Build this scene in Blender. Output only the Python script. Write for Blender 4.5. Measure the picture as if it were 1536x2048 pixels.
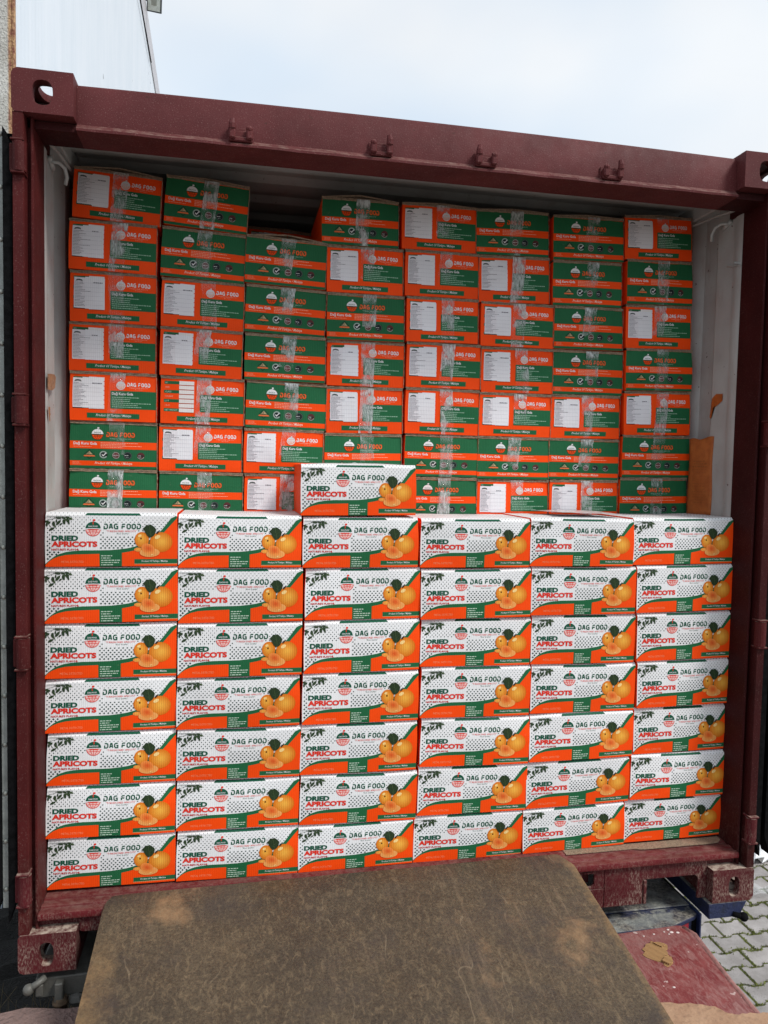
import bpy, math, random
from mathutils import Matrix, Vector, geometry
from math import radians, sin, cos, pi
for o in list(bpy.data.objects): bpy.data.objects.remove(o)
random.seed(7)
S = bpy.context.scene
COL = S.collection

# ------------------------------------------------------------------ camera
cam_d = bpy.data.cameras.new('camera'); cam = bpy.data.objects.new('camera', cam_d); COL.objects.link(cam)
CR = Vector((0.98106023, -0.19270856, 0.01960185)); CU = Vector((-0.00847952, 0.05837209, 0.99825888)); CF = Vector((0.19351723, 0.97951831, -0.05563246))
cam.matrix_world = Matrix(((CR.x, CU.x, -CF.x, -0.60168), (CR.y, CU.y, -CF.y, -2.28780), (CR.z, CU.z, -CF.z, 1.50306), (0, 0, 0, 1)))
cam_d.sensor_fit = 'HORIZONTAL'; cam_d.sensor_width = 36.0; cam_d.lens = 36.0*1500.9065/1536.0
cam_d.clip_start = 0.02; cam_d.clip_end = 2000
S.camera = cam
S.render.resolution_x = 768; S.render.resolution_y = 1024
S.render.engine = 'CYCLES'

# ------------------------------------------------------------------ light
SUN_EL, SUN_ROT = radians(49), radians(132)      # high, behind the camera and to its right
W = bpy.data.worlds.new('World'); S.world = W; W.use_nodes = True
nt = W.node_tree; N = nt.nodes; L = nt.links; N.clear()
out = N.new('ShaderNodeOutputWorld'); bg = N.new('ShaderNodeBackground'); bg.inputs['Strength'].default_value = 0.1
sky = N.new('ShaderNodeTexSky'); sky.sky_type = 'NISHITA'; sky.sun_disc = False; sky.sun_elevation = SUN_EL; sky.sun_rotation = SUN_ROT
tc = N.new('ShaderNodeTexCoord'); mp = N.new('ShaderNodeMapping'); mp.inputs['Scale'].default_value = (1, 1, 2.2)
nz = N.new('ShaderNodeTexNoise'); nz.inputs['Scale'].default_value = 1.7; nz.inputs['Detail'].default_value = 5; nz.inputs['Roughness'].default_value = .5
cr = N.new('ShaderNodeValToRGB'); cr.color_ramp.elements[0].position = .3; cr.color_ramp.elements[0].color = (.84, .84, .84, 1); cr.color_ramp.elements[1].position = .68; cr.color_ramp.elements[1].color = (.97, .97, .97, 1)
mx = N.new('ShaderNodeMixRGB')
n2 = N.new('ShaderNodeTexNoise'); n2.inputs['Scale'].default_value = 2.6; n2.inputs['Detail'].default_value = 3; n2.inputs['Roughness'].default_value = .42
c2_ = N.new('ShaderNodeValToRGB'); c2_.color_ramp.elements[0].position = .36; c2_.color_ramp.elements[0].color = (.79, .885, .985, 1); c2_.color_ramp.elements[1].position = .62; c2_.color_ramp.elements[1].color = (1, 1, 1, 1)
sc_ = N.new('ShaderNodeMixRGB'); sc_.blend_type = 'MULTIPLY'; sc_.inputs[0].default_value = 1; sc_.inputs[2].default_value = (9.3, 9.7, 10.1, 1)
m2_ = N.new('ShaderNodeMapping'); m2_.inputs['Location'].default_value = (.7, .2, .35); m2_.inputs['Scale'].default_value = (1, 1, 1.6)
L.new(tc.outputs['Generated'], m2_.inputs[0]); L.new(m2_.outputs[0], n2.inputs['Vector']); L.new(n2.outputs['Fac'], c2_.inputs[0]); L.new(c2_.outputs[0], sc_.inputs[1]); L.new(sc_.outputs[0], mx.inputs[2])
L.new(tc.outputs['Generated'], mp.inputs[0]); L.new(mp.outputs[0], nz.inputs['Vector']); L.new(nz.outputs['Fac'], cr.inputs[0])
L.new(cr.outputs[0], mx.inputs[0]); L.new(sky.outputs[0], mx.inputs[1]); L.new(mx.outputs[0], bg.inputs[0]); L.new(bg.outputs[0], out.inputs[0])
sd = bpy.data.lights.new('sun', 'SUN'); sun = bpy.data.objects.new('sun', sd); COL.objects.link(sun)
sd.energy = 3.0; sd.angle = radians(14); sd.color = (1.0, .965, .92)
sdir = Vector((sin(SUN_ROT)*cos(SUN_EL), cos(SUN_ROT)*cos(SUN_EL), sin(SUN_EL)))   # towards the sun
sun.rotation_euler = sdir.to_track_quat('Z', 'Y').to_euler()
V = S.view_settings; V.view_transform = 'Standard'; V.look = 'None'; V.exposure = 0.0; V.gamma = 1.0; V.use_curve_mapping = False

# ------------------------------------------------------------------ helpers
def lin(r, g, b, k=1.0):
    f = lambda c: (c/255/12.92 if c/255 <= .04045 else ((c/255+.055)/1.055)**2.4)
    return (min(1, f(r)*k), min(1, f(g)*k), min(1, f(b)*k), 1.0)

def tag(o, label=None, cat=None, group=None, kind=None):
    if label: o['label'] = label
    if cat: o['category'] = cat
    if group: o['group'] = group
    if kind: o['kind'] = kind
    return o

def empty(name, loc=(0, 0, 0), **k):
    o = bpy.data.objects.new(name, None); COL.objects.link(o); o.location = loc; o.empty_display_size = .1
    return tag(o, **k)

class MB:
    """collects polygons (with one colour each) into one mesh"""
    def __init__(s): s.v = []; s.f = []; s.c = []; s.vc = []
    def poly(s, pts, col=None):
        n = len(s.v); s.v += [tuple(p) for p in pts]; s.f.append(tuple(range(n, n+len(pts)))); s.vc += [col or (1, 1, 1, 1)]*len(pts)
    def mesh(s, verts, faces, col=None):
        n = len(s.v); s.v += [tuple(p) for p in verts]; s.f += [tuple(i+n for i in f) for f in faces]; s.vc += [col or (1, 1, 1, 1)]*len(verts)
    def box(s, x0, x1, y0, y1, z0, z1, col=None, b=0, M=None):
        if b:
            return s.bevbox(x0, x1, y0, y1, z0, z1, b, col, M)
        vs = [(x, y, z) for x in (x0, x1) for y in (y0, y1) for z in (z0, z1)]
        if M: vs = [M @ Vector(p) for p in vs]
        s.mesh(vs, [(0, 1, 3, 2), (4, 6, 7, 5), (0, 4, 5, 1), (2, 3, 7, 6), (0, 2, 6, 4), (1, 5, 7, 3)], col)
    def bevbox(s, x0, x1, y0, y1, z0, z1, b, col=None, M=None):
        # 24 vertex chamfered box
        c = ((x0+x1)/2, (y0+y1)/2, (z0+z1)/2); h = (abs(x1-x0)/2, abs(y1-y0)/2, abs(z1-z0)/2); b = min(b, *[q*.45 for q in h])
        vs = []; idx = {}
        for sx in (-1, 1):
            for sy in (-1, 1):
                for sz in (-1, 1):
                    for a in range(3):
                        sg = (sx, sy, sz); p = [c[i]+sg[i]*(h[i] if i == a else h[i]-b) for i in range(3)]
                        idx[(sx, sy, sz, a)] = len(vs); vs.append(Vector(p))
        fs = []
        for a in range(3):
            o1, o2 = [i for i in range(3) if i != a]
            for sa in (-1, 1):
                q = []
                for s1, s2 in ((-1, -1), (1, -1), (1, 1), (-1, 1)):
                    sg = [0, 0, 0]; sg[a] = sa; sg[o1] = s1; sg[o2] = s2; q.append(idx[(*sg, a)])
                fs.append(tuple(q))
        for a in range(3):   # edges parallel to axis a
            o1, o2 = [i for i in range(3) if i != a]
            for s1 in (-1, 1):
                for s2 in (-1, 1):
                    q = []
                    for sa, which in ((-1, o1), (1, o1), (1, o2), (-1, o2)):
                        sg = [0, 0, 0]; sg[a] = sa; sg[o1] = s1; sg[o2] = s2; q.append(idx[(*sg, which)])
                    fs.append(tuple(q))
        for sx in (-1, 1):
            for sy in (-1, 1):
                for sz in (-1, 1): fs.append((idx[(sx, sy, sz, 0)], idx[(sx, sy, sz, 1)], idx[(sx, sy, sz, 2)]))
        if M: vs = [M @ v for v in vs]
        s.mesh(vs, fs, col)
    def prism(s, outline, holes, d0, d1, T, col=None):
        """polygon with holes in (a,b), extruded along the third coordinate d0..d1; T(a,b,d)->xyz"""
        loops = [list(outline)]+[list(h) for h in holes]
        flat = [p for l in loops for p in l]
        tris = geometry.tessellate_polygon([[Vector((p[0], p[1], 0)) for p in l] for l in loops])
        n = len(flat); vs = [T(p[0], p[1], d0) for p in flat]+[T(p[0], p[1], d1) for p in flat]
        fs = [tuple(t) for t in tris]+[tuple(i+n for i in reversed(t)) for t in tris]
        k = 0
        for l in loops:
            m = len(l)
            for i in range(m): a = k+i; b_ = k+(i+1) % m; fs.append((a, b_, b_+n, a+n))
            k += m
        s.mesh(vs, fs, col)
    def tube(s, pts, r, n=8, col=None, caps=True, rs=None):
        pts = [Vector(p) for p in pts]; rings = []; vs = []; fs = []
        up = Vector((0, 0, 1))
        for i, p in enumerate(pts):
            t = (pts[min(i+1, len(pts)-1)]-pts[max(i-1, 0)]).normalized()
            a = t.cross(up if abs(t.z) < .9 else Vector((1, 0, 0))).normalized(); b_ = t.cross(a).normalized()
            rr = rs[i] if rs else r
            for k in range(n): an = 2*pi*k/n; vs.append(p+a*cos(an)*rr+b_*sin(an)*rr)
        for i in range(len(pts)-1):
            for k in range(n): fs.append((i*n+k, i*n+(k+1) % n, (i+1)*n+(k+1) % n, (i+1)*n+k))
        if caps: fs.append(tuple(reversed(range(n)))); fs.append(tuple((len(pts)-1)*n+k for k in range(n)))
        s.mesh(vs, fs, col)
    def ball(s, c, r, n=10, m=7, sc=(1, 1, 1), col=None):
        vs = [Vector(c)+Vector((r*sc[0]*sin(pi*j/m)*cos(2*pi*i/n), r*sc[1]*sin(pi*j/m)*sin(2*pi*i/n), r*sc[2]*cos(pi*j/m))) for j in range(m+1) for i in range(n)]
        fs = [(j*n+i, (j+1)*n+i, (j+1)*n+(i+1) % n, j*n+(i+1) % n) for j in range(m) for i in range(n)]
        s.mesh(vs, fs, col)
    def data(s, name, mat, ink=False, smooth=False, fix=True, weld=False):
        me = bpy.data.meshes.new(name); me.from_pydata(s.v, [], s.f); me.validate(clean_customdata=False)
        if ink:
            at = me.attributes.new('ink', 'FLOAT_COLOR', 'POINT')
            at.data.foreach_set('color', [x for c in s.vc for x in c])
        if fix or weld:
            import bmesh
            bm = bmesh.new(); bm.from_mesh(me)
            if weld: bmesh.ops.remove_doubles(bm, verts=bm.verts[:], dist=1e-5)
            if fix: bmesh.ops.recalc_face_normals(bm, faces=bm.faces[:])
            bm.to_mesh(me); bm.free()
        if mat: me.materials.append(mat)
        if smooth:
            for p in me.polygons: p.use_smooth = True
        return me
    def build(s, name, mat, parent=None, **k):
        kw = {q: k.pop(q) for q in ('ink', 'smooth', 'fix', 'weld') if q in k}
        return link(name, s.data(name, mat, **kw), parent, **k)

def link(name, me, parent=None, loc=None, rot=None, **k):
    o = bpy.data.objects.new(name, me); COL.objects.link(o)
    if parent: o.parent = parent
    if loc: o.location = loc
    if rot: o.rotation_euler = rot
    return tag(o, **k)

def smooth_by_angle(o, deg=40):
    me = o.data
    for p in me.polygons: p.use_smooth = True
    try: me.set_sharp_from_angle(angle=radians(deg))
    except Exception: pass

# ------------------------------------------------------------------ materials
class Mat:
    def __init__(s, name, rough=.6, metal=0, spec=.5):
        s.m = bpy.data.materials.new(name); s.m.use_nodes = True; s.t = s.m.node_tree; s.N = s.t.nodes; s.L = s.t.links
        s.b = s.N['Principled BSDF']; s.b.inputs['Roughness'].default_value = rough; s.b.inputs['Metallic'].default_value = metal
        s.b.inputs['Specular IOR Level'].default_value = spec
        s.tc = s.N.new('ShaderNodeTexCoord'); s.geo = s.N.new('ShaderNodeNewGeometry'); s.oi = None
    def coords(s, kind='Object', scale=(1, 1, 1), rand=False, loc=(0, 0, 0)):
        mp = s.N.new('ShaderNodeMapping'); mp.inputs['Scale'].default_value = scale; mp.inputs['Location'].default_value = loc
        s.L.new(s.geo.outputs['Position'] if kind == 'World' else s.tc.outputs[kind], mp.inputs[0])
        if rand:
            if not s.oi: s.oi = s.N.new('ShaderNodeObjectInfo')
            ml = s.N.new('ShaderNodeMath'); ml.operation = 'MULTIPLY'; ml.inputs[1].default_value = 37.0
            s.L.new(s.oi.outputs['Random'], ml.inputs[0])
            ad = s.N.new('ShaderNodeVectorMath'); ad.operation = 'ADD'; s.L.new(mp.outputs[0], ad.inputs[0]); s.L.new(ml.outputs[0], ad.inputs[1])
            return ad.outputs[0]
        return mp.outputs[0]
    def noise(s, co, scale, detail=4, rough=.55, lo=.35, hi=.65, dist=0):
        n = s.N.new('ShaderNodeTexNoise'); n.inputs['Scale'].default_value = scale; n.inputs['Detail'].default_value = detail; n.inputs['Roughness'].default_value = rough; n.inputs['Distortion'].default_value = dist
        s.L.new(co, n.inputs['Vector']); return s.rng(n.outputs['Fac'], lo, hi)
    def rng(s, x, a, b, c=0., d=1.):
        r = s.N.new('ShaderNodeMapRange'); r.clamp = True
        for i, q in zip(range(1, 5), (a, b, c, d)): r.inputs[i].default_value = q
        s.L.new(x, r.inputs[0]); return r.outputs[0]
    def math(s, op, a, b=0., clamp=False):
        m = s.N.new('ShaderNodeMath'); m.operation = op; m.use_clamp = clamp
        for i, q in enumerate((a, b)):
            if isinstance(q, (int, float)): m.inputs[i].default_value = q
            else: s.L.new(q, m.inputs[i])
        return m.outputs[0]
    def mix(s, f, a, b, mode='MIX'):
        m = s.N.new('ShaderNodeMixRGB'); m.blend_type = mode
        for i, q in enumerate((f, a, b)):
            if isinstance(q, (int, float)): m.inputs[i].default_value = q
            elif isinstance(q, tuple): m.inputs[i].default_value = q
            else: s.L.new(q, m.inputs[i])
        return m.outputs[0]
    def sep(s, v):
        n = s.N.new('ShaderNodeSeparateXYZ'); s.L.new(v, n.inputs[0]); return n.outputs
    def color(s, c):
        if isinstance(c, tuple): s.b.inputs['Base Color'].default_value = c
        else: s.L.new(c, s.b.inputs['Base Color'])
        return s
    def rough(s, c):
        s.L.new(c, s.b.inputs['Roughness']); return s
    def bump(s, h, dist=.001, strength=1.0):
        b = s.N.new('ShaderNodeBump'); b.inputs['Distance'].default_value = dist; b.inputs['Strength'].default_value = strength
        s.L.new(h, b.inputs['Height'])
        if s.b.inputs['Normal'].is_linked:
            s.L.new(s.b.inputs['Normal'].links[0].from_socket, b.inputs['Normal'])
        s.L.new(b.outputs[0], s.b.inputs['Normal']); return s

def red_paint(name, dust, base=(84, 30, 36), tdust=1.0, speck=.22):
    m = Mat(name, .45, 0, .16); co = m.coords('World')
    c = m.mix(m.noise(co, 6, 5), lin(*base, .8), lin(base[0]+8, base[1]+5, base[2]+5, .95))
    # pale overspray speckle of dust
    v = m.noise(co, 260, 2, .6, .60, .74)
    c = m.mix(m.math('MULTIPLY', v, speck), c, lin(150, 118, 112))
    # chalky dirt that settled low down and streaks
    z = m.sep(m.geo.outputs['Position'])[2]
    low = m.rng(z, .42, .02, 0, 1)
    n1 = m.noise(m.coords('World', (1, 1, .40)), 210, 6, .75, .46, .70)
    n2 = m.noise(co, 11, 6, .6, .42, .66)
    d = m.math('MULTIPLY', m.math('MULTIPLY', n1, low), m.math('ADD', .25, m.math('MULTIPLY', n2, 1.2)), True)
    up = m.rng(m.sep(m.geo.outputs['True Normal'])[2], .6, .95, 0, 1)
    d2 = m.math('MAXIMUM', d, m.math('MULTIPLY', up, m.math('MULTIPLY', m.noise(co, 45, 5, .7, .35, .62), tdust)))
    c = m.mix(m.math('MULTIPLY', d2, dust), c, lin(176, 160, 145))
    # rust chips
    r = m.noise(co, 24, 8, .74, .635, .67)
    c = m.mix(m.math('MULTIPLY', r, .6), c, lin(58, 34, 28))
    m.color(c); m.rough(m.rng(m.noise(co, 30, 5), 0, 1, .58, .66)); m.bump(m.noise(co, 300, 2, .5, .3, .7), .0004, .6); m.bump(m.noise(co, 5, 3, .5, .2, .8), .004, .5)
    return m.m

M = {}
M['red'] = red_paint('red_container_paint', .5, (70, 20, 20), 1.0, .32)
M['red_head'] = red_paint('weathered_header_paint', .5, (88, 40, 41), 1.0, .5)
M['red_dusty'] = red_paint('dusty_red_container_paint', .62, (78, 21, 27))
M['red_shaded'] = red_paint('shade_darkened_red_paint', .25, (50, 8, 9))  # darker copy of the red, the right jamb's shade put into its colour
M['red_sill'] = red_paint('scuffed_sill_paint', .5, (92, 20, 26), .40)
M['red_cast'] = red_paint('dust_covered_casting_paint', .75, (80, 24, 29), 1.5)

def white_int():
    m = Mat('white_interior_paint', .5); co = m.coords('World')
    c = m.mix(m.noise(co, 5, 5), lin(172, 176, 174), lin(158, 156, 154))
    c = m.mix(m.math('MULTIPLY', m.noise(m.coords('World', (1, 1, .25)), 18, 6, .7, .55, .75), .5), c, lin(140, 120, 108))
    c = m.mix(m.noise(co, 60, 3, .6, .70, .73), c, lin(70, 45, 38))
    m.color(c); m.bump(m.noise(co, 9, 3, .5, .2, .8), .003, .5); return m.m
M['white_int'] = white_int()

def flat(name, c, r=.6, metal=0, var=.12, scale=20, bump=.0005, spec=.5):
    m = Mat(name, r, metal, spec); co = m.coords('World')
    dk = tuple(list(x*(1-var) for x in c[:3])+[1]); lt = tuple(list(min(1, x*(1+var)) for x in c[:3])+[1])
    m.color(m.mix(m.noise(co, scale, 5), dk, lt))
    if bump: m.bump(m.noise(co, scale*6, 4), bump)
    return m.m
M['rubber'] = flat('black_rubber', (.004, .004, .0045, 1), .85, var=.5, scale=60, spec=.08)
M['galv'] = flat('grey_metal_strip', lin(150, 156, 152), .5, .2, .15, 30)
M['bolt'] = flat('rivet_metal', lin(165, 168, 160), .4, .5, .2, 60)
M['kraft'] = flat('kraft_cardboard_edge', lin(150, 128, 106), .85, 0, .3, 160, .001)
M['kraft_dark'] = flat('shaded_flute_cardboard', lin(120, 92, 70), .9, 0, .35, 200, .001)
M['concrete'] = flat('dusty_dock_concrete', lin(122, 100, 94), .9, 0, .2, 12, .004)
M['soil'] = flat('dark_soil', lin(27, 25, 22), .95, 0, .5, 14, .02)
M['white_steel'] = flat('worn_white_steel', lin(84, 83, 78), .5, 0, .18, 25)
M['tyre'] = flat('tyre_rubber', (.018, .018, .018, 1), .8, 0, .3, 12)
M['paper_black'] = flat('lamp_casing', lin(60, 64, 66), .5)
M['lens'] = flat('floodlight_glass', lin(205, 210, 200), .3)
M['lens2'] = flat('floodlight_reflector', lin(150, 152, 140), .4)

def ink(name, flute=.05, rough=.55):
    m = Mat(name, rough, 0, .14)
    a = m.N.new('ShaderNodeAttribute'); a.attribute_name = 'ink'; a.attribute_type = 'GEOMETRY'
    co = m.coords('Object'); cr_ = m.coords('Object', rand=True)
    x = m.sep(co)[0]
    w = m.math('SINE', m.math('MULTIPLY', x, 2*pi/.0063))
    w01 = m.rng(w, -1, 1)
    c = a.outputs['Color']
    # board flutes telegraph through the print; the strength travels in the alpha of the ink
    k = m.math('MULTIPLY', w01, m.math('ADD', m.math('MULTIPLY', a.outputs['Alpha'], .38), flute))
    c = m.mix(k, c, (.10, .04, .01, 1), 'MULTIPLY') if False else m.mix(k, c, m.mix(1., c, (.62, .50, .35, 1), 'MULTIPLY'))
    if not m.oi: m.oi = m.N.new('ShaderNodeObjectInfo')
    br = m.rng(m.oi.outputs['Random'], 0, 1, .89, 1.0)
    c = m.mix(1., c, m.mix(1., br, br), 'MULTIPLY')
    # rubbed ink, scuffs, a little dirt
    s = m.noise(cr_, 55, 8, .75, .64, .72)
    c = m.mix(m.math('MULTIPLY', s, .16), c, lin(190, 175, 160))
    s2 = m.noise(cr_, 7, 4, .6, .35, .7)
    c = m.mix(m.math('MULTIPLY', s2, .10), c, lin(120, 100, 85), 'MULTIPLY')
    m.color(c); m.bump(w01, .0005, .5); m.bump(m.noise(cr_, 8, 3, .5, .2, .8), .003, .6)
    return m.m
M['ink'] = ink('printed_cardboard')

def tape():
    m = Mat('clear_packing_tape', .06, 0, 1.0); co = m.coords('Object', (1, 1, .28), rand=True); c2 = m.coords('Object', (1, 1, 1), rand=True)
    z = m.sep(m.tc.outputs['Object'])[2]
    big = m.noise(c2, 14, 3, .5, .47, .57)
    fib = m.noise(co, 120, 6, .72, .40, .64, 1.2)
    al = m.math('ADD', .05, m.math('MULTIPLY', m.math('ADD', .16, m.math('MULTIPLY', fib, .62)), big), True)
    top = m.math('MULTIPLY', m.rng(z, .128, .15), m.math('MULTIPLY', m.math('ADD', .25, fib), .45))  # glints and haze painted as whitish opacity patches, stronger near the top
    al = m.math('ADD', al, top, True)
    m.color((.80, .86, .86, 1)); m.L.new(m.math('MULTIPLY', al, m.rng(m.oi.outputs['Random'], 0, 1, .35, 1.25), True), m.b.inputs['Alpha'])
    m.bump(fib, .003, 1.); m.bump(big, .006, .6)
    return m.m
M['tape'] = tape()
# ------------------------------------------------------------------ print designs
OR = lin(242, 74, 12, 1.12)[:3]; GR = lin(34, 98, 62, 1.1)[:3]; DG = lin(22, 84, 62, 1.05)[:3]; RD = lin(216, 52, 38, 1.1)[:3]; WH = (.83, .84, .85); DK = lin(66, 84, 80)[:3]
PW = (.84, .82, .86)
_text_cache = {}
def text_tris(s, bold=0, res=2):
    key = (s, bold, res)
    if key in _text_cache: return _text_cache[key]
    cu = bpy.data.curves.new('t', 'FONT'); cu.body = s; cu.size = 1; cu.offset = bold; cu.resolution_u = res; cu.fill_mode = 'FRONT' if hasattr(cu, 'fill_mode') else cu.fill_mode
    ob = bpy.data.objects.new('t', cu); COL.objects.link(ob)
    dg = bpy.context.evaluated_depsgraph_get(); me = bpy.data.meshes.new_from_object(ob.evaluated_get(dg))
    me.calc_loop_triangles()
    vs = [(v.co.x, v.co.y) for v in me.vertices]; ts = [tuple(t.vertices) for t in me.loop_triangles]
    bpy.data.objects.remove(ob); bpy.data.curves.remove(cu); bpy.data.meshes.remove(me)
    xs = [v[0] for v in vs]; ys = [v[1] for v in vs]
    _text_cache[key] = (vs, ts, min(xs), max(xs), min(ys), max(ys)); return _text_cache[key]

class Print(MB):
    """artwork in millimetre-like units: x across 0..w, z up 0..h, layers are lifted a hair apart"""
    def __init__(s, w, h, step=.0003, bevel=.010):
        super().__init__(); s.w = w; s.h = h; s.step = step; s.bv = bevel
    def P(s, u, v, l):
        x = (u-.5)*s.w; y = -s.step*(l+1)
        if v <= 1: return (x, y, v*s.h)
        t = (v-1)*s.h; k = s.step*(l+1)*.7
        return (x, t-k, s.h+t+k)
    def shape(s, pts, col, l, a=0.):
        c = (*col, a)
        if len(pts) <= 4: s.poly([s.P(u, v, l) for u, v in pts], c); return
        tr = geometry.tessellate_polygon([[Vector((u, v, 0)) for u, v in pts]])
        s.mesh([s.P(u, v, l) for u, v in pts], tr, c)
    def rect(s, u0, v0, u1, v1, col, l): s.shape([(u0, v0), (u1, v0), (u1, v1), (u0, v1)], col, l)
    def rrect(s, u0, v0, u1, v1, r, col, l, corners=(1, 1, 1, 1), n=4):
        ar = s.w/s.h; pts = []
        for k, (cx, cy, a0) in enumerate(((u1-r, v0+r*ar, -90), (u1-r, v1-r*ar, 0), (u0+r, v1-r*ar, 90), (u0+r, v0+r*ar, 180))):
            if corners[k]: pts += [(cx+r*cos(radians(a0+90*i/n)), cy+r*ar*sin(radians(a0+90*i/n))) for i in range(n+1)]
            else: pts.append(((u1, v0), (u1, v1), (u0, v1), (u0, v0))[k])
        s.shape(pts, col, l)
    def disc(s, u, v, r, col, l, n=20, a0=0, a1=360, k=1.0, alpha=0., rot=0):
        ar = s.w/s.h; pts = []
        for i in range(n+1 if a1-a0 < 360 else n):
            an = radians(a0+(a1-a0)*i/n); x = r*cos(an); y = r*k*sin(an)
            x, y = x*cos(rot)-y*sin(rot), x*sin(rot)+y*cos(rot); pts.append((u+x, v+y*ar))
        s.shape(pts, col, l, alpha)
    def ring(s, u, v, r, wd, col, l, n=20, a0=0, a1=360):
        ar = s.w/s.h
        for i in range(n):
            q = []
            for an, rr in ((a0+(a1-a0)*i/n, r), (a0+(a1-a0)*(i+1)/n, r), (a0+(a1-a0)*(i+1)/n, r-wd), (a0+(a1-a0)*i/n, r-wd)):
                q.append((u+rr*cos(radians(an)), v+rr*ar*sin(radians(an))))
            s.shape(q, col, l)
    def stroke(s, pts, wd, col, l, closed=False):
        """mitred line; pts in (u,v); wd in u units"""
        ar = s.w/s.h; Pn = [Vector((u, v/ar)) for u, v in pts]; n = len(Pn); Ls = []; Rs = []
        for i in range(n):
            if closed: a, b = Pn[i-1], Pn[(i+1) % n]
            else: a, b = (Pn[i-1] if i else None), (Pn[i+1] if i < n-1 else None)
            d1 = (Pn[i]-a).normalized() if a is not None else (b-Pn[i]).normalized(); d2 = (b-Pn[i]).normalized() if b is not None else d1
            n1 = Vector((-d1.y, d1.x)); n2 = Vector((-d2.y, d2.x)); m = (n1+n2).normalized(); k = wd/2/max(.5, m.dot(n1))
            Ls.append(Pn[i]+m*k); Rs.append(Pn[i]-m*k)
        for i in range(n if closed else n-1):
            j = (i+1) % n; s.shape([(p.x, p.y*ar) for p in (Rs[i], Rs[j], Ls[j], Ls[i])], col, l)
    def text(s, t, u0, v0, u1, v1, col, l, bold=0, shear=0, res=2):
        vs, ts, x0, x1, y0, y1 = text_tris(t, bold, res)
        q = [((x-x0)/(x1-x0), (y-y0)/(y1-y0)) for x, y in vs]
        s.mesh([s.P(u0+(u1-u0)*a+shear*(b-.5)*(v1-v0)*s.h/s.w, v0+(v1-v0)*b, l) for a, b in q], ts, (*col, 0))
    def fine(s, u0, v0, u1, v1, col, l, lines, seed=0):
        """lines of print too small to read: broken dashes"""
        R = random.Random(seed); dv = (v1-v0)/lines
        for i in range(lines):
            v = v1-(i+.7)*dv; u = u0; end = u0+(u1-u0)*R.uniform(.45, 1)
            while u < end:
                wl = R.uniform(.008, .03); s.rect(u, v, min(u+wl, end), v+dv*.42, col, l); u += wl+.005
    def brand(s, u0, v0, u1, v1, col, l, wd=.16):
        """the squared stencil lettering DAG FOOD"""
        G = {'D': [[(.0, 1), (.72, 1), (1, .78), (1, .22), (.72, 0), (.0, 0), (.0, .58)]],
             'A': [[(.02, 0), (.34, 1), (.66, 1), (.98, 0)], [(.2, .33), (.8, .33)]],
             'G': [[(1, 1), (.28, 1), (0, .78), (0, .22), (.28, 0), (1, 0), (1, .5), (.55, .5)]],
             'F': [[(1, 1), (.28, 1), (.0, .78)], [(.0, 0), (.0, .48), (.9, .48)]],
             'O': [[(.28, 1), (.72, 1), (1, .78), (1, .22), (.72, 0), (.28, 0), (0, .22), (0, .78)]]}
        word = 'DAG FOOD'; adv = 1/(3+4+.50); lw = adv*.86; u = u0
        sc = (u1-u0)/(1-adv*.14); t = wd*adv*sc; hv = t*s.w/s.h/2
        for ch in word:
            if ch == ' ': u += adv*sc*.50; continue
            for st in G[ch]:
                s.stroke([(u+t/2+a*(lw*sc-t), v0+hv+b*(v1-v0-2*hv)) for a, b in st], t, col, l, closed=(ch == 'O'))
            u += adv*sc
    def heavy(s, word, u0, v0, u1, v1, wd, col, l):
        """extra bold extended capitals"""
        G = {'D': [[(0, 1), (.62, 1), (1, .72), (1, .28), (.62, 0), (0, 0), 'c']], 'R': [[(0, 0), (0, 1), (.72, 1), (1, .86), (1, .56), (.72, .40), (0, .40)], [(.52, .40), (1, 0)]],
             'I': [[(0, 0), (0, 1)]], 'E': [[(1, 1), (0, 1), (0, 0), (1, 0)], [(0, .5), (.88, .5)]], 'A': [[(0, 0), (.5, 1.02), (1, 0)], [(.2, .26), (.8, .26)]], 'P': [[(0, 0), (0, 1), (.74, 1), (1, .86), (1, .50), (.74, .34), (0, .34)]],
             'C': [[(1, .76), (.76, 1), (.24, 1), (0, .76), (0, .24), (.24, 0), (.76, 0), (1, .24)]], 'O': [[(.27, 1), (.73, 1), (1, .76), (1, .24), (.73, 0), (.27, 0), (0, .24), (0, .76), 'c']],
             'T': [[(0, 1), (1, 1)], [(.5, 1), (.5, 0)]], 'S': [[(1, .80), (.80, 1), (.2, 1), (0, .86), (0, .62), (.2, .5), (.8, .5), (1, .38), (1, .14), (.8, 0), (.2, 0), (0, .2)]]}
        wt = {'I': .0, 'A': 1.15, 'O': 1.1, 'C': 1.05, 'T': .95, 'E': .85}; gap = wd*.24; n = len(word)
        free = (u1-u0)-gap*(n-1)-wd*n; k = free/sum(wt.get(c, 1) for c in word); u = u0; hv = wd*s.w/s.h/2
        for c in word:
            cw_ = k*wt.get(c, 1)
            for st in G[c]:
                cl = st[-1] == 'c'; pts = st[:-1] if cl else st
                s.stroke([(u+wd/2+a*cw_, v0+hv+b*(v1-v0-2*hv)) for a, b in pts], wd, col, l, closed=cl)
            u += cw_+wd+gap
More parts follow.
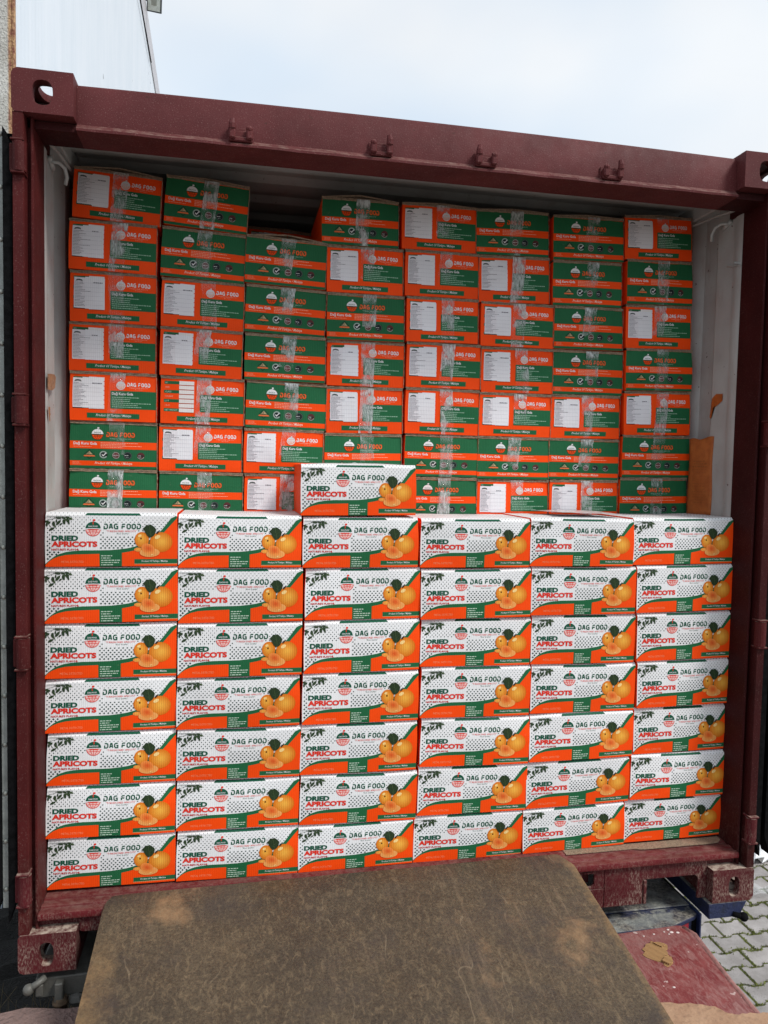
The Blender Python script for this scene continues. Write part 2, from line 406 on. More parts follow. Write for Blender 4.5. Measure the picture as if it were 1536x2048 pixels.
    def logo(s, u, v, r, top, bot, grid, txt, leaf, l, stem=None):
        ar = s.w/s.h
        s.disc(u, v+.06*r*ar, r, top, l, 16, 0, 180, .92)
        s.rect(u-.06*r, v+.6*r*ar, u+.06*r, v+1.02*r*ar, stem or txt, l+1)
        s.disc(u+.12*r, v+1.20*r*ar, .19*r, leaf, l+1, 8, k=.8)
        s.text('DAG FOOD', u-.62*r, v+.22*r*ar, u+.62*r, v+.45*r*ar, txt, l+1, .02, 0, 1)
        s.disc(u, v-.06*r*ar, r, bot, l, 16, 180, 360, .92)
        s.ring(u, v-.06*r*ar, r, .09*r, grid, l+1, 14, 180, 360)
        s.shape([(u-r*.95, v-.07*r*ar), (u+r*.95, v-.07*r*ar), (u+.45*r, v-.22*r*ar), (u-.45*r, v-.22*r*ar)], grid, l+1)
        for k in (-.45, 0, .45):
            s.stroke([(u+k*r*1.1, v-.1*r*ar), (u+k*r*.9, v-.5*r*ar), (u+k*r*.35, v-.93*r*ar)], .07*r, grid, l+1)
        s.stroke([(u-.78*r, v-.5*r*ar), (u, v-.42*r*ar), (u+.78*r, v-.5*r*ar)], .07*r, grid, l+1)
        s.stroke([(u-1.18*r, v-.16*r*ar), (u-.6*r, v-.0*r*ar), (u, v+.04*r*ar), (u+.6*r, v), (u+1.18*r, v-.16*r*ar)], .07*r, txt if top != WH else grid, l+2)

FW, FH = .390, .158          # printed face of the white cartons
def front_print():
    p = Print(FW, FH); X = lambda x: (x-45)/1455; Y = lambda y: (630-y)/560; P_ = lambda *q: [(X(x), Y(y)) for x, y in q]
    p.rect(0, 0, 1, 1, WH, 0); p.rect(0, 1.0, 1, 1.063, WH, 0)
    upper = P_((45, 600), (75, 572), (110, 543), (150, 515), (200, 491), (260, 472), (340, 460), (450, 452), (640, 451), (760, 449), (860, 440), (950, 428), (1050, 404), (1150, 360), (1250, 292), (1320, 228), (1380, 158), (1425, 100), (1458, 62), (1500, 70))
    def up_at(u):
        for a, b in zip(upper, upper[1:]):
            if a[0] <= u <= b[0]: return a[1]+(b[1]-a[1])*(u-a[0])/max(1e-6, b[0]-a[0])
        return 1
    pitch = .0317; rowp = .0425; ar = FW/FH; clear = [(X(110), Y(418), X(412), Y(282)), (X(400), Y(420), X(622), Y(282)), (X(110), Y(462), X(425), Y(410)), (X(672), Y(226), X(1100), Y(150)), (X(705), Y(280), X(1050), Y(222)), (X(475), Y(212), X(658), Y(120)), (X(462), Y(300), X(668), Y(205))]
    lx, ly = X(565), Y(213)
    r = 0; v = 1.045
    while v > 0:
        for i in range(34):
            u = (i+(.5 if r % 2 else 0))*pitch+.004
            if not .006 < u < .994 or up_at(u) > v-.012: continue
            if any(a-.006 < u < c+.006 and b-.01 < v < d+.01 for a, b, c, d in clear[:5]): continue
            if ((u-lx)/.068)**2+((v-ly)/(.068*ar))**2 < 1: continue
            k = .0040+.0069*max(0, min(1, (1.0-v)/.85)); kv = k*ar*.93
            p.shape([(u, v-kv), (u+k, v), (u, v+kv), (u-k, v)], DK, 1)
        r += 1; v -= rowp
    # sweeping band, orange fields
    p.shape([(0, 0)]+upper[:-1]+[(1, 1.0), (1, 0)], GR, 2)
    p.shape(P_((45, 630), (45, 612), (85, 572), (130, 543), (190, 520), (270, 503), (360, 497), (632, 491), (632, 630)), OR, 3)
    p.shape(P_((880, 630), (880, 481), (960, 468), (1060, 446), (1160, 402), (1260, 335), (1340, 262), (1420, 175), (1500, 92), (1500, 630)), OR, 3)
    p.rect(X(1018), Y(603), 1, Y(551), GR, 4); p.rect(X(1018), Y(608), 1, Y(603), lin(230, 170, 120)[:3], 4)
    p.text('Product Of Türkiye / Malatya', X(1100), Y(590), X(1392), Y(563), WH, 5, .01, 0, 1)
    p.text('METAL DETECTED', X(215), Y(590), X(462), Y(566), lin(255, 150, 105)[:3], 4, 0, 0, 1)
    p.fine(X(650), Y(625), X(862), Y(500), lin(190, 215, 195)[:3], 4, 5, 3)
    p.text('DRIED', X(118), Y(347), X(405), Y(289), DG, 3, .052, 0, 3)
    p.text('APRICOTS', X(114), Y(414), X(612), Y(352), RD, 3, .052, 0, 3)
    p.text("NATURE'S FLAVOR", X(116), Y(454), X(414), Y(430), lin(200, 50, 50)[:3], 3, .035, 0, 1)
    p.brand(X(680), Y(217), X(1092), Y(155), DG, 3, .235)
    p.text('"TURKISH DRIED APRICOTS"', X(712), Y(250), X(1042), Y(229), RD, 3, 0, 0, 1)
    p.text('"Best Quality"', X(820), Y(277), X(960), Y(258), DG, 3, 0, 0, 1)
    p.logo(lx, ly, .057, DG, (.88, .55, .52), RD, WH, RD, 2, stem=RD)
    # olive sprig
    R = random.Random(4); LF = lin(48, 66, 44)[:3]; LF2 = lin(70, 88, 58)[:3]
    p.stroke(P_((50, 128), (110, 112), (190, 84), (330, 96)), .0025, LF, 3); p.stroke(P_((70, 150), (100, 190), (130, 225)), .003, LF, 3); p.stroke(P_((60, 80), (330, 82)), .002, LF, 3)
    for x, y, rx, ry, an in ((72, 142, 30, 14, 25), (62, 172, 20, 10, 80), (136, 160, 28, 15, 80), (150, 185, 20, 10, 60), (185, 95, 30, 14, 10), (188, 148, 34, 15, -50), (215, 165, 18, 9, -40), (240, 95, 24, 12, 20), (248, 140, 28, 15, 75), (285, 92, 24, 13, 15), (290, 125, 26, 15, 60), (320, 105, 22, 11, 20), (300, 150, 20, 10, 70), (118, 218, 30, 13, -28), (165, 130, 16, 9, 90), (265, 118, 16, 10, 40)):
        p.disc(X(x), Y(y), rx*1.08/1455, R.choice((LF, LF, LF2)), 4, 10, k=ry/rx, rot=radians(-an))
    # the apricots: a printed picture, modelled in flat tints
    def fruit(cx, cy, rx, ry, inner, outer, l, n=22, rings=7, off=(-.2, .25), rot=0):
        c0 = X(cx), Y(cy); rx /= 1455; k = ry/(rx*1455)
        for j in range(rings):
            t0 = j/rings; t = 1-t0; 
            col = tuple(o+(i_-o)*min(1, t0*1.25) for i_, o in zip(inner, outer))
            p.disc(c0[0]+off[0]*rx*t0*.6, c0[1]+off[1]*rx*k*ar*t0*.6, rx*t, col, l+j*.32, n, k=k, alpha=1., rot=rot)
    A1 = lin(252, 186, 76)[:3]; A2 = lin(228, 126, 34)[:3]; A3 = lin(250, 152, 74)[:3]; A4 = lin(232, 100, 42)[:3]
    fruit(1100, 335, 80, 92, A1, A2, 5)
    fruit(1062, 445, 48, 24, A1, A3, 5, rings=3)
    fruit(1315, 362, 128, 118, A1, A2, 5.2, off=(.15, .1))
    fruit(1188, 478, 112, 52, A3, lin(248, 178, 104)[:3], 7.6, off=(0, .2))
    fruit(1170, 435, 78, 58, A4, A3, 8.8, off=(.1, .1), rot=radians(-25))
    for cx, cy, rr, kk in ((1275, 305, 34, .6), (1078, 290, 20, .7), (1215, 502, 16, .3)): p.disc(X(cx), Y(cy), rr/1455, lin(255, 222, 150)[:3], 7.6 if cy < 400 else 11, 14, k=kk, alpha=.9, rot=.5)
    p.disc(X(1092), Y(320), 9/1455, lin(90, 40, 20)[:3], 8.5, 8, k=1.3)
    p.shape(P_((1258, 262), (1275, 240), (1305, 236), (1282, 262), (1272, 276)), lin(60, 40, 30)[:3], 8)
    lf = P_((1108, 212), (1135, 190), (1150, 168), (1180, 172), (1200, 164), (1225, 180), (1248, 200), (1262, 222), (1252, 262), (1232, 292), (1200, 310), (1168, 300), (1145, 268), (1132, 235))
    p.shape(lf, lin(44, 62, 40)[:3], 8.2, .9); p.stroke(P_((1200, 300), (1195, 240), (1180, 175)), .002, lin(84, 104, 66)[:3], 9)
    for a, b in (((1195, 250), (1240, 215)), ((1193, 230), (1150, 205)), ((1197, 275), (1230, 262)), ((1196, 270), (1160, 250))): p.stroke(P_(a, b), .0014, lin(70, 92, 58)[:3], 9)
    # green bar on the folded upper edge
    p.shape([(.295, 1.004), (.72, 1.004), (.705, 1.045), (.31, 1.045)], DG, 3)
    # a little crease at the top left
    p.rect(.0, .965, .16, .969, lin(150, 150, 150)[:3], 5)
    return p.data('dried_apricots_print', M['ink'], ink=True, fix=False)

EW, EH = .285, .158          # end face of the cartons
def end_common(p):
    p.rrect(.465, .27, .99, .665, .012, GR, 2, (0, 0, 1, 1))
    p.text('Dağ Kuru Gıda', .482, .555, .725, .635, WH, 3, .02, 0, 2)
    p.fine(.482, .29, .93, .54, lin(150, 190, 165)[:3], 3, 6, 11)
    p.logo(.585, .785, .050, WH, lin(250, 170, 140)[:3], WH, OR, WH, 2, stem=WH)
    p.ring(.585, .785, .052, .006, WH, 5, 18)
    p.brand(.655, .765, .925, .852, WH, 2, .26)
    p.text('"TURKISH DRIED APRICOTS"', .68, .725, .90, .748, lin(255, 190, 165)[:3], 2, 0, 0, 1)
    p.text('"Best Quality"', .745, .69, .835, .71, lin(255, 190, 165)[:3], 2, 0, 0, 1)
    p.rect(.195, .058, .80, .168, GR, 2)
    p.text('Product Of Türkiye / Malatya', .30, .078, .705, .150, WH, 3, .008, .3, 1)
def end_boxes(p, l):
    for i in range(7):
        v1 = .945-i*.102
        if i % 2 == 0: p.rrect(.04, v1-.07, .23, v1, .008, GR, l, (0, 0, 1, 1)); 
        p.rect(.222, v1-.083, .39, v1-.09, lin(120, 50, 20)[:3], l)
        p.rect(.218, v1-.078, .395, v1+.006, (.86, .82, .80), l+1)
        c = lin(190, 215, 195)[:3] if i % 2 == 0 else lin(255, 170, 140)[:3]
        t, wd = (('NO', .03), ('SIZE', .05), ('CLASS', .075), ('CALIBRE', .095), ('LOT', .05), ('CROP', .06), ('NET WEIGHT', .15))[i]
        p.text(t, .052, v1-.055, .052+wd, v1-.018, c, l+1, .01, 0, 1)
def orange_print(label):
    p = Print(EW, EH); p.rect(0, 0, 1, 1, OR, 0); end_common(p); end_boxes(p, 1)
    if label is not None:
        R = random.Random(label*7+1); a = R.uniform(-.012, .012); du = R.uniform(-.006, .01); dv = R.uniform(-.02, .025)
        um = .035+du+.34*R.uniform(.42, .55)
        def q(u, v): return (u+du, v+dv+a*u*2)
        p.shape([q(.040, .265), q(um-.02, .262), q(um-.02, .90), q(.040, .905)], PW, 3)
        # right half sheet with a notched edge where the white boxes peep out
        pts = [q(um-.03, .255)]; serr = R.random() < .45
        if serr:
            for i in range(7): v = .25+i*.092; pts += [q(.392, v), q(.392, v+.07), q(.383, v+.072), q(.383, v+.09)]
            pts += [q(.392, .90), q(um-.03, .915)]
        else: pts += [q(.39, .25), q(.392, .27), q(.392, .90), q(.386, .915), q(um-.03, .918)]
        p.shape(pts, (.86, .86, .90), 4)
        G1 = lin(120, 118, 128)[:3]; G2 = lin(165, 165, 175)[:3]
        p.shape([q(.055, .82), q(.07, .86), q(.10, .868), q(.13, .855), q(.14, .815), q(.12, .83), q(.09, .835)], lin(95, 100, 100)[:3], 6)
        p.fine(.262+du, .775+dv, .375+du, .82+dv, G1, 6, 1, label)
        yv = .79
        for i in range(17):
            u = .05+du; e = u+R.uniform(.05, .20 if i % 4 == 2 else .12)
            while u < e: wl = R.uniform(.006, .02); p.rect(u, yv+dv, u+wl, yv+dv+.008, G1, 6); u += wl+.003
            if i % 3 == 0: p.rect(.05+du, yv+dv-.006, .375+du, yv+dv-.0035, G2, 6)
            yv -= .0305
        if not serr: p.rect(.040+du, .245+dv, um-.02, .262+dv, lin(60, 50, 40)[:3], 2)
        else: p.rect(.040+du, .905+dv, um-.02, .92+dv, lin(60, 60, 40)[:3], 2)
    return p.data('orange_end_print', M['ink'], ink=True, fix=False)
def green_print():
    p = Print(EW, EH); p.rect(0, 0, 1, 1, GR, 0)
    p.rect(0, .442, 1, .607, OR, 1); p.rect(0, .061, 1, .166, OR, 1)
    p.logo(.314, .765, .066, WH, OR, lin(110, 60, 30)[:3], GR, WH, 2, stem=WH)
    p.brand(.412, .705, .742, .825, lin(150, 60, 30)[:3], 2, .32); p.brand(.416, .715, .738, .815, lin(250, 110, 52)[:3], 3, .22)
    p.text('"TURKISH DRIED APRICOTS"', .45, .66, .70, .688, lin(170, 205, 185)[:3], 2, 0, 0, 1)
    p.text('"Best Quality"', .53, .625, .62, .648, lin(170, 205, 185)[:3], 2, 0, 0, 1)
    p.text('Dağ Kuru Gıda', .042, .508, .31, .59, WH, 2, .02, 0, 2)
    p.fine(.042, .47, .30, .495, lin(255, 170, 140)[:3], 2, 1, 5); p.fine(.35, .462, .83, .592, lin(255, 175, 145)[:3], 2, 4, 6)
    p.fine(.03, .075, .17, .15, lin(255, 150, 115)[:3], 2, 3, 8)
    p.text('Product Of Türkiye / Malatya', .285, .075, .712, .150, lin(255, 225, 210)[:3], 2, .008, .3, 1)
    BL = lin(32, 42, 42)[:3]; GY = lin(160, 180, 170)[:3]; ar = EW/EH
    # five seals: a diamond with a ribbon, a tick, and three round badges
    u, v, r = .223, .315, .06
    p.shape([(u, v-r*ar*1.0), (u+r, v), (u, v+r*ar), (u-r, v)], BL, 2); p.shape([(u, v-r*ar*.86), (u+r*.86, v), (u, v+r*ar*.86), (u-r*.86, v)], GR, 3)
    p.shape([(u-.62*r, v-.05*ar*r), (u+.62*r, v-.05*ar*r), (u, v+.62*r*ar)], lin(190, 170, 130)[:3], 4)
    p.shape([(u-1.15*r, v-.42*r*ar), (u-r*.9, v-.2*r*ar), (u+.9*r, v-.2*r*ar), (u+1.15*r, v-.42*r*ar), (u+.9*r, v-.48*r*ar), (u-.9*r, v-.48*r*ar)], lin(240, 120, 70)[:3], 5)
    p.fine(u-.45*r, v-.02, u+.45*r, v+.05, BL, 5, 3, 4)
    u, v, r = .383, .31, .048
    p.disc(u, v, r, BL, 2, 16); p.ring(u, v, r*.96, r*.3, GY, 3, 16, 20, 330); p.stroke([(u-.35*r, v+.05*ar*r), (u-.05*r, v-.3*ar*r), (u+.6*r, v+.45*ar*r)], .01, WH, 4)
    for i, (u, r, c) in enumerate(((.526, .044, lin(110, 60, 60)[:3]), (.66, .048, BL), (.81, .044, lin(90, 50, 50)[:3]))):
        v = .30
        p.disc(u, v, r, c, 2, 16); p.ring(u, v, r*.92, r*.12, GY if i != 1 else lin(90, 105, 98)[:3], 3, 16, *((0, 360) if i != 2 else (200, 340)))
        p.rect(u-.8*r, v-.14*r*ar, u+.8*r, v+.18*r*ar, BL if i else c, 3); p.fine(u-.7*r, v-.1*r*ar, u+.75*r, v+.16*r*ar, WH, 4, 1, i+2)
        p.fine(u-.4*r, v-.55*r*ar, u+.4*r, v-.3*r*ar, GY, 4, 1, i+9)
    return p.data('green_end_print', M['ink'], ink=True, fix=False)

import bmesh
def knife(me, w, h, nu, nv):
    """cut a mesh along a grid so that it can be bent like board"""
    bm = bmesh.new(); bm.from_mesh(me)
    for i in range(1, nu): bmesh.ops.bisect_plane(bm, geom=bm.verts[:]+bm.edges[:]+bm.faces[:], plane_co=(-w/2+w*i/nu, 0, 0), plane_no=(1, 0, 0), dist=1e-6)
    for j in range(1, nv): bmesh.ops.bisect_plane(bm, geom=bm.verts[:]+bm.edges[:]+bm.faces[:], plane_co=(0, 0, h*j/nv), plane_no=(0, 0, 1), dist=1e-6)
    bm.to_mesh(me); bm.free(); return me
def warp(me, w, h, seed):
    """a bulged, slightly sagging and corner-crushed copy; the same seed bends body and print alike"""
    R = random.Random(seed*13+5); A = R.uniform(.002, .0062); B = R.uniform(.0004, .0018); sag = R.uniform(.0005, .0034); px_ = R.uniform(.7, 1.5); cr1, cr2 = R.uniform(0, .006), R.uniform(0, .006); f1, f2 = R.uniform(0, 6), R.uniform(0, 6); tw = R.uniform(-.0018, .0018)
    m = me.copy(); co = [0.]*(len(m.vertices)*3); m.vertices.foreach_get('co', co)
    for i in range(0, len(co), 3):
        x, y, z = co[i:i+3]; u = min(1, max(0, x/w+.5)); v = min(1.07, max(0, z/h)); fr = max(0, 1-max(0, y)/.12)
        su = sin(pi*u**px_); sv = sin(pi*min(1, v))
        dy = -A*su*sv-.0007*sin(9*u+f1)*sin(5*v+f2)*sv
        k1 = math.exp(-((u/.14)**2+((1-v)/.28)**2)); k2 = math.exp(-(((1-u)/.14)**2+((1-v)/.28)**2)); k3 = math.exp(-(((1-u)/.13)**2+(v/.3)**2))
        dy += k1*cr1+k2*cr2+k3*cr1*.6
        dz = -sag*sin(pi*u)*v**2-k1*cr1*.5-k2*cr2*.5+tw*(u-.5)*v
        dx = (2*u-1)*B*sv+(k1*cr1-k2*cr2)*.35
        co[i] += dx; co[i+1] += dy*fr; co[i+2] += dz*(fr if v < 1 else 1)
    m.vertices.foreach_set('co', co); m.update(); return m
# ------------------------------------------------------------------ carton bodies
def front_body(dome=.0):
    b = MB(); w = FW/2; d = .283; H = FH+.010; WHc = (*WH, 0); ORc = (*OR, 0)
    nx = 10; ny = 4
    b.box(-w, w, 0, d, 0, FH, None)
    b.vc[-8:] = [ORc]*8
    R = random.Random(3)
    def top(i, j):
        u = i/nx; v = j/ny; return (-w+2*w*u, .010+(d-.012)*v, H-.001+dome*sin(pi*u)**.6*sin(pi*min(1, v*1.3+.05))+R.uniform(-.0006, .0006))
    g = [[top(i, j) for j in range(ny+1)] for i in range(nx+1)]
    for i in range(nx):
        b.poly([(-w+2*w*i/nx, 0, FH), (-w+2*w*(i+1)/nx, 0, FH), g[i+1][0], g[i][0]], WHc)
        for j in range(ny): b.poly([g[i][j], g[i+1][j], g[i+1][j+1], g[i][j+1]], WHc)
    for sx, i in ((-1, 0), (1, nx)):
        b.poly([(sx*w, 0, FH), (sx*w, .010, H-.001), (sx*w, .02, FH)], ORc)
        b.poly([g[i][j] for j in range(ny+1)]+[(sx*w, d, FH), (sx*w, .010, FH)], ORc)
    return b.data('white_carton', M['ink'], ink=True)
def top_print():
    """faint dots and a line of black code printed on the lid"""
    b = MB(); w = FW/2; d = .283; H = FH+.010; R = random.Random(5)
    def Z(x, y): u = (x+w)/(2*w); v = (y-.010)/(d-.012); return H+.0012+.006*sin(pi*u)**.6*sin(pi*min(1, v*1.3+.05))
    for j in range(26):
        for i in range(31):
            x = -w+.008+(i+(.5 if j % 2 else 0))*.0124; y = .016+j*.010; k = .0024
            if x > w-.006: continue
            b.poly([(x, y-k, Z(x, y-k)), (x+k, y, Z(x, y)), (x, y+k, Z(x, y+k)), (x-k, y, Z(x, y))], (*lin(150, 150, 152)[:3], 0))
    x = -.07
    while x < .07:
        wl = R.uniform(.004, .009); b.poly([(x, .20, Z(x, .20)+.0004), (x+wl, .20, Z(x, .20)+.0004), (x+wl, .222, Z(x, .222)+.0004), (x, .222, Z(x, .222)+.0004)], (*lin(60, 60, 66)[:3], 0)); x += wl+.0025
    b.poly([(-.08, .055, Z(-.08, .055)+.0003), (.085, .055, Z(.085, .055)+.0003), (.08, .066, Z(.08, .066)+.0003), (-.075, .066, Z(-.075, .066)+.0003)], (*DG, 0)) if False else None
    return b.data('lid_print', M['ink'], ink=True, fix=False)
def end_body(side):
    b = MB(); w = EW/2; d = .385
    b.box(-w, w, 0, d, 0, FH+.002); b.vc[-8:] = [(*side, 0)]*8
    return b.data('carton', M['ink'], ink=True)
def kraft_edge(seed, right=True):
    """torn, slightly crushed board edges of the lid flaps along the top and down one side"""
    R = random.Random(seed); b = MB(); w = EW/2; n = 26
    def strip(y, z0, z1, j0, j1, x0=-w, x1=w, d=.05):
        lo = [z0+R.uniform(-j0, j0) for _ in range(n+1)]; hi = [z1+R.uniform(-j1, j1) for _ in range(n+1)]; yy = [y+R.uniform(-.0012, .0012) for _ in range(n+1)]
        xs = [x0+(x1-x0)*i/n for i in range(n+1)]
        for i in range(n):
            b.poly([(xs[i], yy[i], lo[i]), (xs[i+1], yy[i+1], lo[i+1]), (xs[i+1], yy[i+1], hi[i+1]), (xs[i], yy[i], hi[i])])
            b.poly([(xs[i], yy[i], hi[i]), (xs[i+1], yy[i+1], hi[i+1]), (xs[i+1], y+d, z1), (xs[i], y+d, z1)])
            b.poly([(xs[i], yy[i], lo[i]), (xs[i+1], yy[i+1], lo[i+1]), (xs[i+1], y+.004, lo[i+1]), (xs[i], y+.004, lo[i])])
    strip(-.0018, .1565, .1608, .0007, .0006); strip(.0005, .1618, .1668, .0006, .0012, -w-.001, w+.001, .3)
    if right:
        m = 14
        for i in range(m):
            z0, z1 = .155*i/m, .155*(i+1)/m; a = R.uniform(.0006, .0024)
            b.poly([(w-.0006, -.0022, z0), (w+a, -.001, z0), (w+a*R.uniform(.7, 1.2), -.001, z1), (w-.0006, -.0022, z1)])
    return b.data('lid_flap_edge', M['kraft'], fix=False)
def arched_flap(sx, rise):
    """one of two lid flaps that spring up towards the middle"""
    b = MB(); w = EW/2; th = .0035; n = 6; a = []; 
    for i in range(n+1):
        t = i/n; x = sx*(w-t*(w-.001)); z = .1605+rise*t**.8; a.append((x, z))
    for i in range(n):
        (x0, z0), (x1, z1) = a[i], a[i+1]
        for q in ([(x0, -.001, z0), (x1, -.001, z1), (x1, -.001, z1+th), (x0, -.001, z0+th)], [(x0, -.001, z0+th), (x1, -.001, z1+th), (x1, .38, z1+th), (x0, .38, z0+th)], [(x0, -.001, z0), (x1, -.001, z1), (x1, .38, z1), (x0, .38, z0)]): b.poly(q)
    return b.data('lid_flap', M['kraft'], fix=False)
def tape_mesh(seed):
    R = random.Random(seed); b = MB(); wd = .050; x0 = R.uniform(-.004, .016)+.004; n = 12; z1 = .1625; z0 = R.choice((.0, .0, .0, .05)); sl = R.uniform(-.016, .016)
    ps = []
    for i in range(n+1):
        t = i/n; z = z1+(z0-z1)*t; q = R.uniform(-.0012, .0012); ps.append([(x0+sl*t+k*wd/2+R.uniform(-.001, .001)*(abs(k) == 1), -.0042-.0036*sin(pi*t)-abs(R.uniform(0, .0016)), z) for k in (-1, -.4, .1, .55, 1)])
    for i in range(n):
        for k in range(4): b.poly([ps[i][k], ps[i+1][k], ps[i+1][k+1], ps[i][k+1]])
    b.poly([(x0-wd/2, .03, .1685), (x0-wd/2, -.003, .1665), ps[0][0], ]) if False else None
    b.poly([ps[0][0], ps[0][4], (x0+wd/2, .02, .168), (x0-wd/2, .02, .168)])
    return b.data('packing_tape', M['tape'], smooth=True)
# ------------------------------------------------------------------ container
def T_xz(a, b, d): return (a, d, b)          # profile in the X-Z plane, extruded along Y
def T_xy(a, b, d): return (a, b, d)          # plan profile, extruded up
def T_yz(a, b, d): return (d, a, b)          # section in Y-Z, extruded along X
box_ = empty('shipping_container', (0, 0, 0), label='dark red steel shipping container with open doors, stacked full of cartons', cat='container')

def oval(cx, cy, rx, ry, n=20, p=2.6):
    return [(cx+rx*abs(cos(2*pi*i/n))**(2/p)*(1 if cos(2*pi*i/n) >= 0 else -1), cy+ry*abs(sin(2*pi*i/n))**(2/p)*(1 if sin(2*pi*i/n) >= 0 else -1)) for i in range(n)]
def casting(side, top):
    b = MB(); z0, z1 = (2.473, 2.591) if top else (0, .118); t = .026
    x0, x1 = (1.057, 1.219)
    r = .016; zc = (z0+z1)/2
    # outer corner is rounded, inner corners square
    zo, zi = (z1, z0) if top else (z0, z1); sg = 1 if top else -1
    out = [(x0, zi), (x0, zo), (x1-r, zo), (x1-r*.3, zo-sg*r*.3), (x1, zo-sg*r), (x1, zi+sg*r*.6), (x1-r*.4, zi)]
    hole = oval(1.138, zc-.002, .027, .034) if top else oval(1.141, zc-.004, .021, .036)
    F = lambda a, q, d: (side*a, d, q)
    b.prism(out, [hole], 0, t, F)
    # side wall with its own aperture, top/bottom and inner wall
    so = [(t, z0+.001), (.177, z0+.001), (.177, z1-.001), (t, z1-.001)]
    b.prism(so, [oval(.098, zc, .040, .030)], x1-.020, x1-.0005, lambda a, q, d: (side*d, a, q))
    b.box(side*x0, side*(x0+.018), t, .177, z0+.0005, z1-.0005)
    for za, zb, hol in ((z0+.0008, z0+.022, not top), (z1-.022, z1-.0008, top)):
        b.prism([(x0+.018, t), (x1-.020, t), (x1-.020, .177), (x0+.018, .177)], [oval(1.138, .10, .030, .052)] if hol else [], za, zb, lambda a, q, d: (side*a, q, d))
    o = b.build('corner_casting', M['red_head'] if top else M['red_cast'], box_)
    md = o.modifiers.new('bevel', 'BEVEL'); md.width = .003; md.segments = 2; md.limit_method = 'ANGLE'; md.angle_limit = radians(50)
for sd_ in (-1, 1):
    for tp in (True, False): casting(sd_, tp)

JX = 1.170
def bev(o, w=.003, seg=2):
    md = o.modifiers.new('bevel', 'BEVEL'); md.width = w; md.segments = seg; md.limit_method = 'ANGLE'; md.angle_limit = radians(35)
    for p in o.data.polygons: p.use_smooth = True
    try: o.data.set_sharp_from_angle(angle=radians(50))
    except Exception: pass
# header: front plate, rolled lip, soffit
b = MB(); prof = [(.046, 2.472), (.036, 2.462), (.029, 2.456), (.029, 2.449), (.150, 2.446), (.150, 2.560), (.160, 2.585), (.060, 2.5855), (.050, 2.582), (.046, 2.576)]
n = 40; xs = [-1.0565+2.113*i/n for i in range(n+1)]; R = random.Random(2)
for i in range(n):
    q0 = [(xs[i], y+(.0016*sin(i*1.7)+R.uniform(-.0008, .0008) if 1 <= k <= 3 else 0), z+.008*(1-(xs[i]/1.06)**2)*(1 if z > 2.5 else .1)) for k, (y, z) in enumerate(prof)]
    if i == 0: prev = q0; continue
    b.mesh(prev+q0, [(k, (k+1) % len(prof), (k+1) % len(prof)+len(prof), k+len(prof)) for k in range(len(prof))]); prev = q0
q0 = [(xs[n], y, z) for y, z in prof]; b.mesh(prev+q0, [(k, (k+1) % len(prof), (k+1) % len(prof)+len(prof), k+len(prof)) for k in range(len(prof))])
o = b.build('header_beam', M['red_head'], box_); smooth_by_angle(o, 35)
# header continues behind the castings down to the posts
for s_ in (-1, 1):
    b = MB(); b.prism([(.046, 2.449), (.150, 2.446), (.150, 2.56), (.046, 2.47)], [], s_*1.0568, s_*1.2145, T_yz); b.box(s_*1.172, s_*1.2145, .1503, .235, 2.4459, 2.56); b.build('header_end', M['red_shaded'], box_)  # rear box added to stop light leaking in above the post
# cam keeper brackets on the header (pairs of lugs with worn edges)
for (xc, tall) in ((-.597, -1), (-.174, 1), (.162, -1), (.594, 1)):
    b = MB(); y0 = .045
    b.box(xc-.038, xc+.038, y0-.005, y0, 2.464, 2.506, b=.002)
    for k in (-1, 1):
        x = xc+k*.025
        b.box(x-.0095, x+.0095, y0-.028, y0-.004, 2.468, 2.500, b=.005)
        b.ball((x, y0-.022, 2.499), .0105, 8, 6, (1, .9, .9))
        if k == tall: b.tube([(x, y0-.022, 2.498), (x, y0-.024, 2.510), (x-k*.002, y0-.022, 2.524)], .009, 8, rs=[.011, .010, .0075])
    b.box(xc-.034, xc+.034, y0-.018, y0-.004, 2.464, 2.478, b=.003)
    b.box(xc-.018, xc+.018, y0-.012, y0-.004, 2.478, 2.496, b=.003)
    o = b.build('cam_keeper', M['red_head'], box_)
# side posts
for s_ in (-1, 1):
    b = MB(); pf = [(1.217, .002), (1.190, .002), (1.188, .006), (1.188, .046), (1.178, .046), (1.178, .032), (1.176, .030), (JX+.002, .030), (JX, .033), (JX, .152), (1.217, .152)]
    b.prism([(s_*x, y) for x, y in pf], [], .1182, 2.4728, T_xy)
    o = b.build('corner_post', M['red_shaded'] if s_ > 0 else M['red'], box_)  # right post takes the red with shade painted in
    for z0, z1 in ((2.31, 2.39), (1.614, 1.692), (.914, 1.001), (.214, .300)):
        h = MB(); h.tube([(s_*1.199, .004, z0), (s_*1.199, .004, z1)], .0185, 14); h.box(s_*1.199, s_*1.226, .003, .020, z0+.002, z1-.002, b=.003)
        for zz in (z0-.007, z1+.001): h.box(s_*1.184, s_*1.220, -.012, .030, zz, zz+.006, b=.002)
        h.build('hinge', M['red_dusty'] if z0 < .5 else M['red'], box_)
